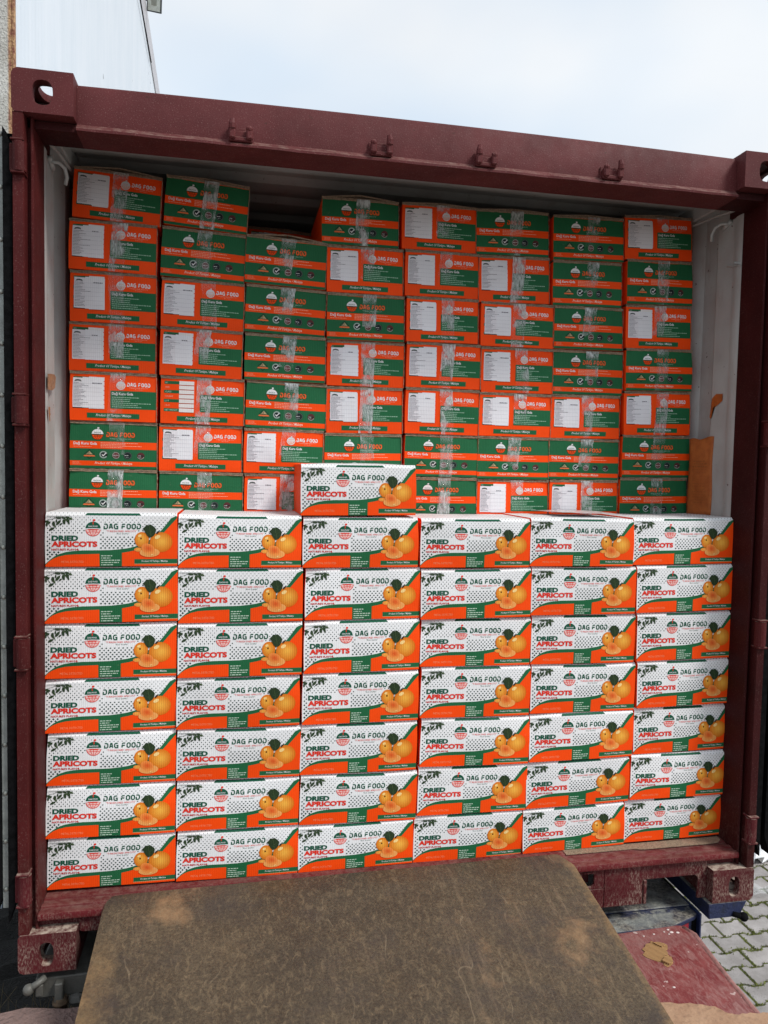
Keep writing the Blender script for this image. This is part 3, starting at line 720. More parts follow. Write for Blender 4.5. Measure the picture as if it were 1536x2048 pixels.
# sill: face with fork pocket openings, grooved threshold on top
face = [(-1.0565, .112), (-1.0565, .098), (-1.043, .092), (-.860, .092), (-.848, .080), (-.848, .002), (.815, .002), (.815, .075), (.829, .090), (1.015, .090), (1.028, .078), (1.028, .0), (1.0565, .0), (1.0565, .112)]
b = MB(); b.prism([(-1.0565, .1455), (-1.0565, .098), (-1.043, .092), (-.860, .092), (-.848, .080), (-.848, .002), (.5195, .002), (.5195, .1455)], [], .036, .046, T_xz)
b.prism([(.52, .0705), (.66, .0705), (.66, .1455), (.52, .1455)], [[(.578, .080), (.612, .080), (.622, .090), (.622, .122), (.612, .130), (.578, .130), (.572, .122), (.572, .088)]], .036, .046, T_xz)
b.box(.52, .66, .036, .046, .002, .0702)
b.prism([(.6605, .002), (.808, .002), (.808, .0885), (.832, .0885), (1.010, .0885), (1.022, .078), (1.022, .0025), (1.0565, .0025), (1.0565, .1455), (.6605, .1455)], [], .036, .046, T_xz)
o = b.build('sill_face', M['red_dusty'], box_); bev(o, .002)
b = MB()
for a in (.8085, -.858): b.box(a, a+.012, .031, .16, .003, .088, b=.002)
b.box(.5705, .5745, .031, .036, .082, .128)
b.box(.582, .612, .031, .0355, .1305, .1345)
b.box(.575, .62, .075, .08, .075, .133)
o = b.build('pocket_frame', M['red_dusty'], box_)
b = MB(); sec = [(.020, .1462), (.018, .156), (.022, .1655), (.040, .1655), (.044, .1625), (.058, .1625), (.062, .1665), (.078, .1665), (.082, .1635), (.098, .1635), (.102, .1675), (.128, .1675), (.20, .1678), (.20, .1462)]
b.prism(sec, [], -1.1695, 1.1695, T_yz); o = b.build('threshold', M['red_sill'], box_); bev(o, .0015)
b = MB(); 
for s_ in (-1, 1): b.box(s_*1.058, s_*1.186, .047, .16, .1185, .1455)
b.build('sill_end', M['red_dusty'], box_)
# floor, underframe, far wall
b = MB(); b.box(-1.17, 1.17, .2005, 6.0, .135, .1676); b.build('floor', flat('plywood_floor', lin(96, 70, 50), .8), box_)
b = MB(); 
for k in range(16): b.box(-1.15, 1.15, .34+k*.37, .40+k*.37, .02, .134)
b.build('cross_member', M['red_dusty'], box_, kind='stuff')
b = MB()
for s_ in (-1, 1): b.box(s_*1.15, s_*1.21, .18, 6.04, .03, .165)
b.build('bottom_side_rail', M['red_dusty'], box_)
# white interior: inner posts, corrugated side walls, roof
for s_ in (-1, 1):
    b = MB(); pf = [(1.214, .1525), (JX+.004, .1525), (JX+.001, .160), (JX, .175), (JX+.001, .192), (JX+.006, .205), (1.178, .214), (1.178, .2298), (1.214, .2295)]
    b.prism([(s_*x, y) for x, y in pf], [], .168, 2.4455, T_xy); o = b.build('inner_post', M['white_int'], box_); smooth_by_angle(o, 60)
    b = MB(); pts = []; y = .230
    while y < 6.0: pts += [(1.178, y), (1.178, y+.075), (1.207, y+.120), (1.207, y+.195), (1.178, y+.240)]; y += .242
    for (x0, y0), (x1, y1) in zip(pts, pts[1:]):
        if y1 > y0: b.poly([(s_*x0, y0, .166), (s_*x1, y1, .166), (s_*x1, y1, 2.5), (s_*x0, y0, 2.5)])
    b.box(s_*1.209, s_*1.213, .23, 6.05, .166, 2.53)
    b.build('side_wall', M['white_int'], box_)
    b = MB(); b.box(s_*1.150, s_*1.214, .155, 6.04, 2.500, 2.56, b=.004)
    o = b.build('top_side_rail', M['white_int'], box_)
    # gusset strip running down from the header corner, lashing ring below it
    b = MB(); b.tube([(s_*1.163, .17, 2.465), (s_*1.158, .30, 2.478), (s_*1.155, .45, 2.487)], .005, 6)
    b.build('roof_gusset', M['white_int'], box_)
    b = MB(); ring = [(s_*1.168, .235, 2.432), (s_*1.150, .250, 2.436), (s_*1.136, .268, 2.426), (s_*1.133, .282, 2.404), (s_*1.140, .292, 2.384)]
    b.tube(ring, .006, 8); b.tube([(s_*1.172, .225, 2.44), (s_*1.172, .275, 2.424)], .008, 8)
    o = b.build('lashing_ring', M['white_int'], box_, smooth=True)
b = MB(); y = .150; pts = []
while y < 6.0: pts += [(y, 2.548), (y+.09, 2.548), (y+.125, 2.566), (y+.175, 2.566), (y+.21, 2.548)]; y += .2105
for (y0, z0), (y1, z1) in zip(pts, pts[1:]):
    if y1 > y0: b.poly([(-1.15, y0, z0), (1.15, y0, z0), (1.15, y1, z1), (-1.15, y1, z1)])
b.box(-1.2, 1.2, .16, 6.05, 2.568, 2.575); b.build('roof', M['white_int'], box_)
b = MB(); b.box(-1.2, 1.2, 6.0, 6.05, .13, 2.57); b.build('end_wall', M['white_int'], box_)
# small weld bracket on the right inner post
b = MB(); b.box(1.150, 1.180, .165, .172, 2.27, 2.276); b.tube([(1.170, .156, 2.262), (1.176, .24, 2.282)], .004, 6); b.build('weld_bracket', M['white_int'], box_)
# torn brown tape left on the posts
KT = flat('old_brown_tape', lin(150, 108, 74), .45, 0, .25, 90, .0006); KT2 = flat('old_orange_tape', lin(165, 84, 28), .45, 0, .2, 60)
def scrap(name, pts, mat):
    b = MB(); 
    n = len(pts); c = Vector(tuple(sum(p[i] for p in pts)/n for i in range(3)))
    for i in range(n): b.poly([pts[i], pts[(i+1) % n], tuple(c)])
    return b.build(name, mat, box_)
lx = -JX+.0060
scrap('tape_scrap', [(lx, .156, 1.774), (lx, .195, 1.779), (lx+.001, .240, 1.782), (lx, .262, 1.776), (lx-.001, .255, 1.742), (lx, .215, 1.730), (lx, .156, 1.727)], KT)
scrap('tape_scrap', [(lx, .162, 1.676), (lx, .186, 1.676), (lx-.001, .190, 1.668), (lx, .182, 1.660), (lx, .192, 1.655), (lx-.001, .182, 1.645), (lx-.002, .196, 1.634), (lx-.002, .184, 1.632), (lx, .170, 1.645)], KT)
scrap('tape_scrap', [(1.1755, .236, 1.812), (1.1755, .275, 1.815), (1.1755, .300, 1.800), (1.1755, .310, 1.730), (1.1755, .300, 1.722), (1.1755, .292, 1.762), (1.1755, .270, 1.770), (1.1755, .236, 1.786)], KT2)
# doors folded back along the sides: we see their hinge edge with gasket and rivet strip
for s_ in (-1, 1):
    dr = empty('door', (0, 0, 0)); dr.parent = box_
    b = MB(); b.box(s_*1.262, s_*1.305, .07, 1.20, .19, 2.44, b=.004); b.build('door_panel', M['red'], dr)
    b = MB()
    def lip(x0, x1, y0, y1):
        a = [(s_*x0, y0, .225), (s_*x1, y0, .150), (s_*x1, y0, 2.435), (s_*x0, y0, 2.38)]
        b.mesh(a+[(x, y1, z) for x, _, z in a], [(0, 1, 2, 3), (4, 5, 6, 7), (0, 1, 5, 4), (1, 2, 6, 5), (2, 3, 7, 6), (3, 0, 4, 7)])
    lip(1.222, 1.246, .012, .050); lip(1.266, 1.290, .016, .060); 
    if s_ > 0: lip(1.224, 1.256, .030, .066)
    b.box(s_*1.224, s_*1.262, .05, .10, .19, 2.43)
    b.build('door_gasket', M['rubber'], dr)
    if s_ < 0:
        b = MB(); b.box(s_*1.2455, s_*1.2655, .026, .0495, .192, 2.425, b=.0015); b.build('rivet_strip', M['galv'], dr)
        z = .25
        rv = MB(); rv.ball((0, 0, 0), .0075, 8, 4, (1, .5, 1)); rm = rv.data('rivet', M['bolt'], smooth=True)
        while z < 2.42: link('rivet', rm, dr, loc=(s_*1.2555, .025, z)); z += .1445

# ------------------------------------------------------------------ cartons
FRONT = [(1,1,-0.974,1.191,0.386,0.169,0.0024),
(1,2,-0.974,1.017,0.391,0.174,0.0055),
(1,3,-0.978,0.844,0.39,0.173,-0.0053),
(1,4,-0.978,0.675,0.388,0.168,-0.0027),
(1,5,-0.976,0.507,0.383,0.168,-0.0197),
(1,6,-0.978,0.34,0.385,0.167,-0.0209),
(1,7,-0.976,0.177,0.383,0.163,-0.0135),
(2,1,-0.586,1.185,0.383,0.169,-0.001),
(2,2,-0.582,1.01,0.39,0.175,0.0025),
(2,3,-0.583,0.835,0.39,0.175,-0.0027),
(2,4,-0.587,0.668,0.388,0.167,-0.0067),
(2,5,-0.586,0.5,0.39,0.168,-0.0201),
(2,6,-0.587,0.335,0.388,0.165,-0.0159),
(2,7,-0.586,0.17,0.388,0.165,-0.0191),
(3,1,-0.197,1.183,0.383,0.169,0.0004),
(3,2,-0.187,1.011,0.383,0.172,0.0021),
(3,3,-0.187,0.836,0.386,0.175,0.0053),
(3,4,-0.189,0.665,0.389,0.172,-0.0023),
(3,5,-0.193,0.496,0.392,0.169,-0.0119),
(3,6,-0.192,0.325,0.393,0.17,-0.0241),
(3,7,-0.196,0.169,0.387,0.157,0.0042),
(4,1,0.196,1.181,0.387,0.169,-0.0037),
(4,2,0.202,1.008,0.387,0.172,0.0104),
(4,3,0.205,0.843,0.39,0.165,-0.014),
(4,4,0.208,0.667,0.39,0.176,-0.0178),
(4,5,0.21,0.497,0.389,0.17,-0.0258),
(4,6,0.207,0.328,0.391,0.169,-0.0155),
(4,7,0.196,0.166,0.39,0.162,-0.0117),
(5,1,0.582,1.183,0.385,0.169,-0.0062),
(5,2,0.594,1.013,0.391,0.17,-0.0023),
(5,3,0.6,0.839,0.392,0.174,-0.0121),
(5,4,0.605,0.665,0.392,0.174,-0.0092),
(5,5,0.604,0.496,0.391,0.17,0.0021),
(5,6,0.598,0.33,0.39,0.166,0.0055),
(5,7,0.588,0.171,0.384,0.159,0.0135),
(6,1,0.973,1.188,0.391,0.169,0.0102),
(6,2,0.987,1.018,0.382,0.17,0.0162),
(6,3,0.993,0.843,0.38,0.174,0.0126),
(6,4,1.003,0.673,0.383,0.171,0.0144),
(6,5,0.998,0.502,0.382,0.17,0.0081),
(6,6,0.992,0.334,0.388,0.168,-0.0065),
(6,7,0.976,0.177,0.386,0.157,-0.0003),
(3,0,-0.206,1.354,0.38,0.169,0.0098)]
BACK = [(1,1,'O',-1.005,2.322,0.282,0.167,-0.0465),
(1,2,'O',-1.016,2.154,0.282,0.168,-0.0142),
(1,3,'O',-1.014,1.983,0.279,0.171,-0.0036),
(1,4,'O',-1.017,1.819,0.281,0.165,-0.0046),
(1,5,'O',-1.014,1.652,0.281,0.167,-0.003),
(1,6,'G',-1.014,1.49,0.284,0.162,-0.0057),
(1,7,'G',-1.015,1.323,0.286,0.167,-0.0076),
(2,1,'G',-0.713,2.319,0.278,0.167,-0.0626),
(2,2,'G',-0.722,2.148,0.281,0.17,-0.0437),
(2,3,'O',-0.721,1.981,0.279,0.167,-0.0212),
(2,4,'O',-0.725,1.814,0.278,0.167,-0.0196),
(2,5,'N',-0.719,1.65,0.283,0.165,-0.0095),
(2,6,'O',-0.724,1.486,0.282,0.164,-0.0051),
(2,7,'G',-0.722,1.322,0.284,0.164,-0.011),
(3,2,'G',-0.438,2.144,0.281,0.167,-0.0373),
(3,3,'G',-0.437,1.975,0.281,0.168,-0.0345),
(3,4,'G',-0.435,1.811,0.283,0.164,-0.0133),
(3,5,'G',-0.43,1.642,0.283,0.169,-0.0234),
(3,6,'O',-0.436,1.484,0.281,0.159,-0.0084),
(3,7,'O',-0.432,1.312,0.282,0.172,-0.0029),
(4,1,'G',-0.172,2.303,0.277,0.167,0.0087),
(4,2,'O',-0.152,2.136,0.277,0.167,0.0045),
(4,3,'G',-0.147,1.969,0.281,0.167,0.0055),
(4,4,'O',-0.144,1.805,0.283,0.164,0.0007),
(4,5,'O',-0.144,1.636,0.28,0.168,0.0117),
(4,6,'G',-0.147,1.469,0.283,0.167,0.0079),
(4,7,'G',-0.147,1.305,0.283,0.164,0.0013),
(5,1,'O',0.12,2.308,0.279,0.167,0.0079),
(5,2,'O',0.134,2.141,0.278,0.167,0.0096),
(5,3,'O',0.14,1.977,0.272,0.164,0.0097),
(5,4,'O',0.148,1.81,0.282,0.167,-0.0004),
(5,5,'O',0.146,1.64,0.282,0.17,-0.0069),
(5,6,'G',0.148,1.483,0.281,0.158,-0.0056),
(5,7,'G',0.148,1.316,0.277,0.166,0.0015),
(6,1,'G',0.405,2.312,0.282,0.167,0.0245),
(6,2,'O',0.416,2.139,0.278,0.173,0.0289),
(6,3,'O',0.431,1.975,0.287,0.165,0.0053),
(6,4,'O',0.437,1.804,0.285,0.171,0.0102),
(6,5,'O',0.432,1.64,0.284,0.164,-0.0014),
(6,6,'G',0.429,1.479,0.284,0.161,0.0001),
(6,7,'O',0.434,1.315,0.284,0.164,0.0056),
(7,1,'G',0.708,2.314,0.285,0.167,0.0249),
(7,2,'G',0.71,2.143,0.282,0.171,0.0203),
(7,3,'G',0.719,1.98,0.281,0.163,0.0126),
(7,4,'G',0.725,1.809,0.287,0.17,0.0058),
(7,5,'O',0.721,1.641,0.284,0.168,0.008),
(7,6,'G',0.718,1.482,0.288,0.159,-0.0025),
(7,7,'O',0.722,1.317,0.283,0.165,0.0072),
(8,1,'O',1.003,2.34,0.284,0.167,0.0355),
(8,2,'G',1.014,2.168,0.279,0.172,0.0231),
(8,3,'O',1.016,1.999,0.278,0.169,0.0235),
(8,4,'G',1.023,1.835,0.283,0.164,0.0209),
(8,5,'O',1.025,1.662,0.285,0.173,0.024),
(8,6,'G',1.023,1.496,0.289,0.166,0.0086),
(8,7,'G',1.018,1.322,0.289,0.174,0.0127)]
NUM = ['', 'first', 'second', 'third', 'fourth', 'fifth', 'sixth', 'seventh', 'eighth']
rnd = random.Random(21)
Y0, Y1 = .130, .420
NVAR = 5
fb0 = knife(front_body(0), FW, FH, 16, 8); fbd0 = knife(front_body(.006), FW, FH, 16, 8); fp0 = knife(front_print(), FW, FH, 16, 8)
FB = [warp(fb0, FW, FH, k) for k in range(NVAR)]; FBD = [warp(fbd0, FW, FH, k) for k in range(NVAR)]; FP = [warp(fp0, FW, FH, k) for k in range(NVAR)]; TP = top_print()
for c, r, x, z, w, H, roll in FRONT:
    top = r == 0 or (r == 1)
    colname = ('leftmost column', 'second column from left', 'third column from left', 'fourth column from left', 'fifth column from left', 'rightmost column')[c-1]
    rowname = ('', 'top', 'second', 'third', 'fourth', 'fifth', 'sixth', 'bottom')[r]
    lab = f'white dried apricots carton, {rowname} row of the front stack, {colname}' if r else 'single white dried apricots carton standing alone on top of the front stack'
    kv = rnd.randrange(NVAR)
    o = link('apricot_carton', FBD[kv] if top else FB[kv], loc=(x, Y0+rnd.uniform(-.003, .003) if r else Y0+.004, z), rot=(0, -roll, rnd.uniform(-.004, .004)), label=lab, cat='carton', group='white dried apricots cartons stacked at the container door')
    o.scale = (w/FW, 1, (H-.0020)/(FH+.010))
    link('front_print', FP[kv], o)
    if top: link('lid_print', TP, o)
eb0 = knife(end_body(OR), EW, EH, 12, 8); NE = 8
EB = [warp(eb0, EW, EH, k+20) for k in range(NE)]
PO = [warp(knife(orange_print(k), EW, EH, 12, 8), EW, EH, k+20) for k in range(NE)]; PN = [warp(knife(orange_print(None), EW, EH, 12, 8), EW, EH, 20)]
pg0 = knife(green_print(), EW, EH, 12, 8); PG = [warp(pg0, EW, EH, k+20) for k in range(NE)]
KE = [kraft_edge(k) for k in range(5)]; TPs = [tape_mesh(k) for k in range(12)]
FL = {(sx, q): arched_flap(sx, q) for sx in (-1, 1) for q in (.008, .015)}
tot = {}
def end_carton(c, r, t, x, z, w, H, roll, y=Y1, lab=None, arch=False):
    body = 'green' if t == 'G' else 'orange'
    what = {'G': 'green carton with round seals', 'O': 'orange carton with white paper label', 'N': 'orange carton with unlabelled white boxes'}[t]
    cn = 'leftmost' if c == 1 else ('rightmost' if c == 8 else NUM[c]); rn = 'top' if r == 1 else NUM[r]
    if not lab: lab = f'{what}, rear stack, {cn} column' + ('' if c in (1, 8) else ' from left') + f', {rn} row'
    kv = 0 if t == 'N' else rnd.randrange(NE)
    o = link(f'{body}_carton', EB[kv], loc=(x, y+rnd.uniform(-.004, .004), z), rot=(0, -roll, rnd.uniform(-.006, .006)), label=lab, cat='carton', group='orange and green carton ends stacked behind')
    o.scale = (w/EW, 1, (H-.0006)/.1675)
    link('end_print', PN[0] if t == 'N' else (PG[kv] if t == 'G' else PO[kv]), o)
    link('lid_flap_edge', KE[rnd.randrange(5)], o)
    if arch:
        q = rnd.choice((.008, .015))
        for sx in (-1, 1): link('lid_flap', FL[(sx, q)], o)
    link('packing_tape', TPs[rnd.randrange(12)], o, loc=(rnd.uniform(-.004, .006), 0, 0))
    return o
for c, r, t, x, z, w, H, roll in BACK: end_carton(c, r, t, x, z, w, H, roll, arch=(r == 1 or (c == 3 and r == 2)))
end_carton(3, 2, 'O', -.425, 2.302, .287, .167, -.045, y=.84, lab='dark orange carton glimpsed in the gap behind the rear stack', arch=True)
end_carton(3, 2, 'G', -.435, 2.094, .287, .167, -.03, y=.84, lab='carton buried below the orange one behind the rear stack', arch=False) if False else None
# ------------------------------------------------------------------ things lying about the cartons
b = MB(); R = random.Random(9)
def crumple(name, x0, x1, y0, y1, z, nx, ny, amp, mat, seed, edge=.01, th=0, curl=None, zf=None):
    R = random.Random(seed); b = MB(); g = []
    for i in range(nx+1):
        row = []
        for j in range(ny+1):
            u, v = i/nx, j/ny; ex = R.uniform(-edge, edge); ey = R.uniform(-edge, edge)
            zz = z+R.uniform(0, amp)+(curl(u, v) if curl else 0)+(zf(x0+(x1-x0)*u, y0+(y1-y0)*v) if zf else 0)
            row.append((x0+(x1-x0)*u+ex, y0+(y1-y0)*v+ey, zz))
        g.append(row)
    for i in range(nx):
        for j in range(ny): b.poly([g[i][j], g[i+1][j], g[i+1][j+1], g[i][j+1]])
    o = b.build(name, mat, None, fix=False, weld=True)
    if th: md = o.modifiers.new('t', 'SOLIDIFY'); md.thickness = th; md.offset = 1
    return o
silver = Mat('pale_coated_board', .28, 0, .6); co_ = silver.coords('World')
silver.color(silver.mix(silver.noise(co_, 30, 5, .6, .4, .6), lin(190, 172, 170), lin(214, 206, 208))); silver.bump(silver.noise(co_, 60, 4), .002, .7)
o = crumple('torn_board_sheet', .500, .745, .160, .40, 1.3600, 8, 6, .0025, silver.m, 3, .004, .0015, curl=lambda u, v: .008*(1-u)*(1-v))
tag(o, 'pale torn board sheet lying on the fifth white carton, creased and glossy', 'cardboard')
# orange padded envelope wedged beside the rear stack
env = MB(); EM = Mat('orange_kraft_paper', .7); ce = EM.coords('Object')
EM.color(EM.mix(EM.noise(ce, 40, 4), lin(150, 76, 24), lin(168, 92, 34)))
EM.bump(EM.noise(ce, 22, 4, .6, .2, .8), .004, .7)
ez0, ez1 = 1.352, 1.648; nx_, nz_ = 10, 16; R = random.Random(12)
def sk(i, j):
    u, v = i/nx_, j/nz_
    return (1.149+.027*u-.003*sin(pi*u), .392-.112*u+.003*sin(v*7+u*3), ez0+(ez1-ez0)*v+(.006*u*u+.004*sin(u*9))*(v > .99))
for i in range(nx_):
    for j in range(nz_): env.poly([sk(i, j), sk(i+1, j), sk(i+1, j+1), sk(i, j+1)])
o = env.build('kraft_sack', EM.m, None, label='orange kraft paper sack wedged between the rear stack and right wall', cat='paper sack', fix=False, smooth=True, weld=True)
md = o.modifiers.new('t', 'SOLIDIFY'); md.thickness = .004
pr = MB(); nv = Vector((-.94, -.33, 0)).normalized()*.0075
def skp(u, z):
    i = u*nx_; p = Vector(sk(i, 0)); return (p.x+nv.x, p.y+nv.y, z)
for k in range(15):
    zz = 1.56-k*.0105-(.012 if k > 4 else 0); u = .25+R.uniform(0, .1); hh = .0036 if k < 3 else .0016
    while u < .80:
        wl = R.uniform(.03, .10); e_ = min(u+wl, .84)
        pr.poly([skp(u, zz), skp(e_, zz), skp(e_, zz+hh), skp(u, zz+hh)]); u += wl+R.uniform(.02, .06)
        if k > 3 and R.random() < .06: break
pr.build('small_print', flat('brown_ink', lin(132, 74, 30), .8, bump=0), o, fix=False)
b = MB(); b.prism([(.545, .134), (.545, .096), (.80, .098), (.84, .089), (1.10, .090), (1.138, .0935), (1.158, .112), (1.160, .134)], [], .1678, .1700, T_xy)
o = b.build('cardboard_strip', M['kraft'], None, label='flattened brown cardboard strip peeping out under the bottom right cartons', cat='cardboard')

# ------------------------------------------------------------------ loading plate
PM = Mat('scuffed_brown_plate', .62, 0, .45); cw = PM.coords('World'); cs = PM.coords('World', (1, .35, 1))
c1 = PM.mix(PM.noise(cw, 3.2, 6, .6, .35, .65), lin(70, 59, 45), lin(94, 80, 60))
c1 = PM.mix(PM.noise(cw, 120, 4, .75, .38, .62), PM.mix(1., c1, (.50, .48, .48, 1), 'MULTIPLY'), c1)
c1 = PM.mix(PM.math('MULTIPLY', PM.noise(PM.coords('World', (1, .5, 1)), 60, 8, .8, .50, .68, .8), .5), c1, lin(138, 118, 90))
c1 = PM.mix(PM.math('MULTIPLY', PM.noise(cw, 3.4, 5, .62, .61, .73), .5), c1, lin(172, 134, 96))
c1 = PM.mix(PM.math('MULTIPLY', PM.noise(cw, 4.2, 6, .7, .50, .66), .55), c1, lin(56, 47, 44))
c1 = PM.mix(PM.math('MULTIPLY', PM.math('MULTIPLY', PM.noise(PM.coords('World', (9, .55, 1)), 3.5, 6, .7, .56, .66), PM.noise(cw, 2.6, 3, .5, .42, .6)), .22), c1, lin(150, 126, 100))
c1 = PM.mix(PM.math('MULTIPLY', PM.math('MULTIPLY', PM.noise(PM.coords('World', (.5, 9, 1)), 3.5, 6, .7, .60, .66), PM.noise(cw, 3.3, 3, .5, .5, .6)), .35), c1, lin(40, 34, 32))
wv = PM.N.new('ShaderNodeTexWave'); wv.inputs['Scale'].default_value = 2.2; wv.inputs['Distortion'].default_value = 14; wv.inputs['Detail'].default_value = 4; wv.inputs['Detail Scale'].default_value = 1.4; wv.inputs['Detail Roughness'].default_value = .65
PM.L.new(cs, wv.inputs['Vector'])
scr = PM.math('MULTIPLY', PM.rng(wv.outputs['Fac'], .994, .9995), PM.noise(cw, 7, 4, .6, .5, .64))
c1 = PM.mix(PM.math('MULTIPLY', scr, .22), c1, lin(170, 150, 122))
sx_ = PM.sep(PM.geo.outputs['Position'])[0]
edge = PM.math('MAXIMUM', PM.rng(PM.math('ADD', sx_, PM.math('MULTIPLY', PM.noise(cw, 16, 5, .7, .2, .8), .05)), .530, .572), PM.math('MULTIPLY', PM.rng(PM.math('SUBTRACT', sx_, PM.math('MULTIPLY', PM.noise(cw, 9, 5, .7, .2, .8), .13)), -.96, -1.08), PM.rng(PM.sep(PM.geo.outputs['Position'])[1], -.08, -.22)))
edge = PM.math('MULTIPLY', edge, PM.rng(PM.noise(cw, 60, 5, .7, 0, 1), .35, .6, .45, 1.))
c1 = PM.mix(PM.math('MULTIPLY', edge, .7), c1, lin(150, 118, 78))
PM.color(c1); PM.rough(PM.rng(PM.noise(cw, 9, 5), 0, 1, .5, .75)); PM.bump(PM.noise(cw, 130, 5, .7, .3, .7), .0012, .8); PM.bump(PM.noise(cw, 3, 4, .5, .2, .8), .006, .4)
b = MB()
pl = [(-.978, .040), (-.965, .068), (-.90, .076), (.500, .094), (.512, .090), (.535, .020), (.534, -.02), (.530, -1.17), (-.992, -1.20), (-.982, -.02)]
def pz(y): return .1765 if y > .0 else .1765+y*.172
ys = [.094, .06, .03, 0, -.03, -.10, -.25, -.5, -.8, -1.2]
# strips across, clipped by the outline in X
def xr(y):
    xs_ = []
    for i in range(len(pl)):
        (xa, ya), (xb, yb) = pl[i], pl[(i+1) % len(pl)]
        if (ya-y)*(yb-y) <= 0 and ya != yb: xs_.append(xa+(xb-xa)*(y-ya)/(yb-ya))
    return (min(xs_), max(xs_)) if xs_ else None
ys = [.093, .088, .080, .074, .068, .055, .040, .020, 0, -.02, -.05, -.1, -.2, -.35, -.5, -.7, -.9, -1.165]
R = random.Random(31); NX = 26; grid = []
for y in ys:
    x0, x1 = xr(y); yb = y
    grid.append([(x0+(x1-x0)*i/NX, y, pz(y)+(.0018*sin(i*.9+y*9) if y < -.03 else 0)) for i in range(NX+1)])
vs = [p for row in grid for p in row]; fs = [(r*(NX+1)+i, r*(NX+1)+i+1, (r+1)*(NX+1)+i+1, (r+1)*(NX+1)+i) for r in range(len(ys)-1) for i in range(NX)]
b.mesh(vs, fs)
plate = b.build('loading_plate', PM.m, None, label='scuffed brown loading plate sloping from the container sill down to the ramp', cat='loading plate', smooth=True)
md = plate.modifiers.new('t', 'SOLIDIFY'); md.thickness = .009; md.offset = -1
md = plate.modifiers.new('b', 'BEVEL'); md.width = .002; md.segments = 2; md.limit_method = 'ANGLE'

# ------------------------------------------------------------------ red ramp deck, dock edge
RM = Mat('worn_red_ramp_paint', .55, 0, .45); cw = RM.coords('World')
c1 = RM.mix(RM.noise(cw, 12, 6, .65, .38, .62), lin(110, 38, 40), lin(128, 62, 60))
c1 = RM.mix(RM.math('MULTIPLY', RM.noise(RM.coords('World', (1, .35, 1)), 55, 7, .78, .45, .62, 1.2), .6), c1, lin(158, 122, 116))
c1 = RM.mix(RM.math('MULTIPLY', RM.noise(cw, 4.2, 4, .6, .52, .68), .5), c1, lin(150, 118, 112))
c1 = RM.mix(RM.math('MULTIPLY', RM.noise(cw, 30, 3, .5, .69, .71), .8), c1, lin(196, 176, 170))
sp = RM.sep(RM.geo.outputs['Position'])
far = RM.rng(RM.math('ADD', sp[1], RM.math('MULTIPLY', RM.noise(cw, 7, 3, .6, 0, 1), .10)), -.345, -.350)
RM.color(c1); RM.bump(RM.noise(cw, 90, 5, .7, .3, .7), .0015, .7)
deck = empty('ramp_deck', (.4, -.6, -.04), label='worn red steel ramp deck with rolled edge under the brown plate', cat='loading ramp')
def loc(b_, name, mat, parent, o=(.4, -.6, -.04), **k):
    b_.v = [(p[0]-o[0], p[1]-o[1], p[2]-o[2]) for p in b_.v]; return b_.build(name, mat, parent, **k)
b = MB(); ol = [(.30, -.034), (.69, -.030), (.900, -.020), (.925, -.026), (.936, -.060), (.905, -.306), (.890, -.48), (.875, -2.6), (.30, -2.6)]
b.prism(ol, [], -.064, -.050, T_xy); o = loc(b, 'deck_plate', RM.m, deck); bev(o, .003)
b = MB(); RE = flat('worn_edge_paint', lin(148, 104, 98), .6, 0, .25, 50, .001)
b.tube([(.925, -.034, -.057), (.940, -.075, -.057), (.909, -.306, -.057), (.895, -.48, -.057), (.882, -2.6, -.057)], .011, 8); loc(b, 'rolled_edge', RE, deck, smooth=True)
b = MB(); b.box(.84, .875, -2.6, -.09, -.30, -.0645); loc(b, 'side_beam', M['red_dusty'], deck)
# tan cardboard laid over the deck, ragged edge
tan = Mat('trodden_tan_cardboard', .85); ct = tan.coords('World')
c2 = tan.mix(tan.noise(ct, 8, 6, .6, .35, .65), lin(150, 116, 90), lin(172, 140, 112))
c2 = tan.mix(tan.math('MULTIPLY', tan.noise(ct, 60, 6, .7, .5, .7), .5), c2, lin(112, 86, 70)); tan.color(c2); tan.bump(tan.noise(ct, 40, 5), .003, .6)
R = random.Random(5)
kp = [(.44, -.350), (.65, -.367), (.721, -.383), (.788, -.405), (.803, -.43), (.824, -.446), (.873, -.446), (.925, -.455)]
top_e = []
for (xa, ya), (xb, yb) in zip(kp, kp[1:]):
    for q in range(4): top_e.append((xa+(xb-xa)*q/4, ya+(yb-ya)*q/4+R.uniform(-.003, .003)))
b = MB(); b.prism(top_e+[(.925, -.455), (.92, -1.7), (.44, -1.7)], [], -.0497, -.0460, T_xy)
b.build('cardboard_mat', tan.m, None, label='trodden tan cardboard with a ragged edge laid over the red ramp', cat='cardboard')
# torn scrap of corrugated board
sc_m = Mat('torn_corrugated_scrap', .85); cc = sc_m.coords('Object'); wvx = sc_m.math('SINE', sc_m.math('MULTIPLY', sc_m.sep(cc)[1], 2*pi/.0055))
sc_m.color(sc_m.mix(sc_m.rng(wvx, -1, 1), lin(146, 108, 66), lin(176, 138, 90))); sc_m.bump(sc_m.rng(wvx, -1, 1), .002, 1.0)
sx0, sy0 = .757, -.155
pts = [(.719, -.139), (.716, -.125), (.730, -.118), (.742, -.105), (.760, -.104), (.764, -.094), (.772, -.103), (.784, -.106), (.800, -.112), (.808, -.124), (.800, -.140), (.788, -.146), (.790, -.156), (.784, -.167), (.786, -.186), (.778, -.205), (.764, -.214), (.750, -.219), (.744, -.206), (.752, -.196), (.736, -.190), (.722, -.178), (.708, -.163), (.704, -.150)]
b = MB(); b.prism([((x-sx0), (y-sy0)) for x, y in pts], [], 0, .0035, T_xy)
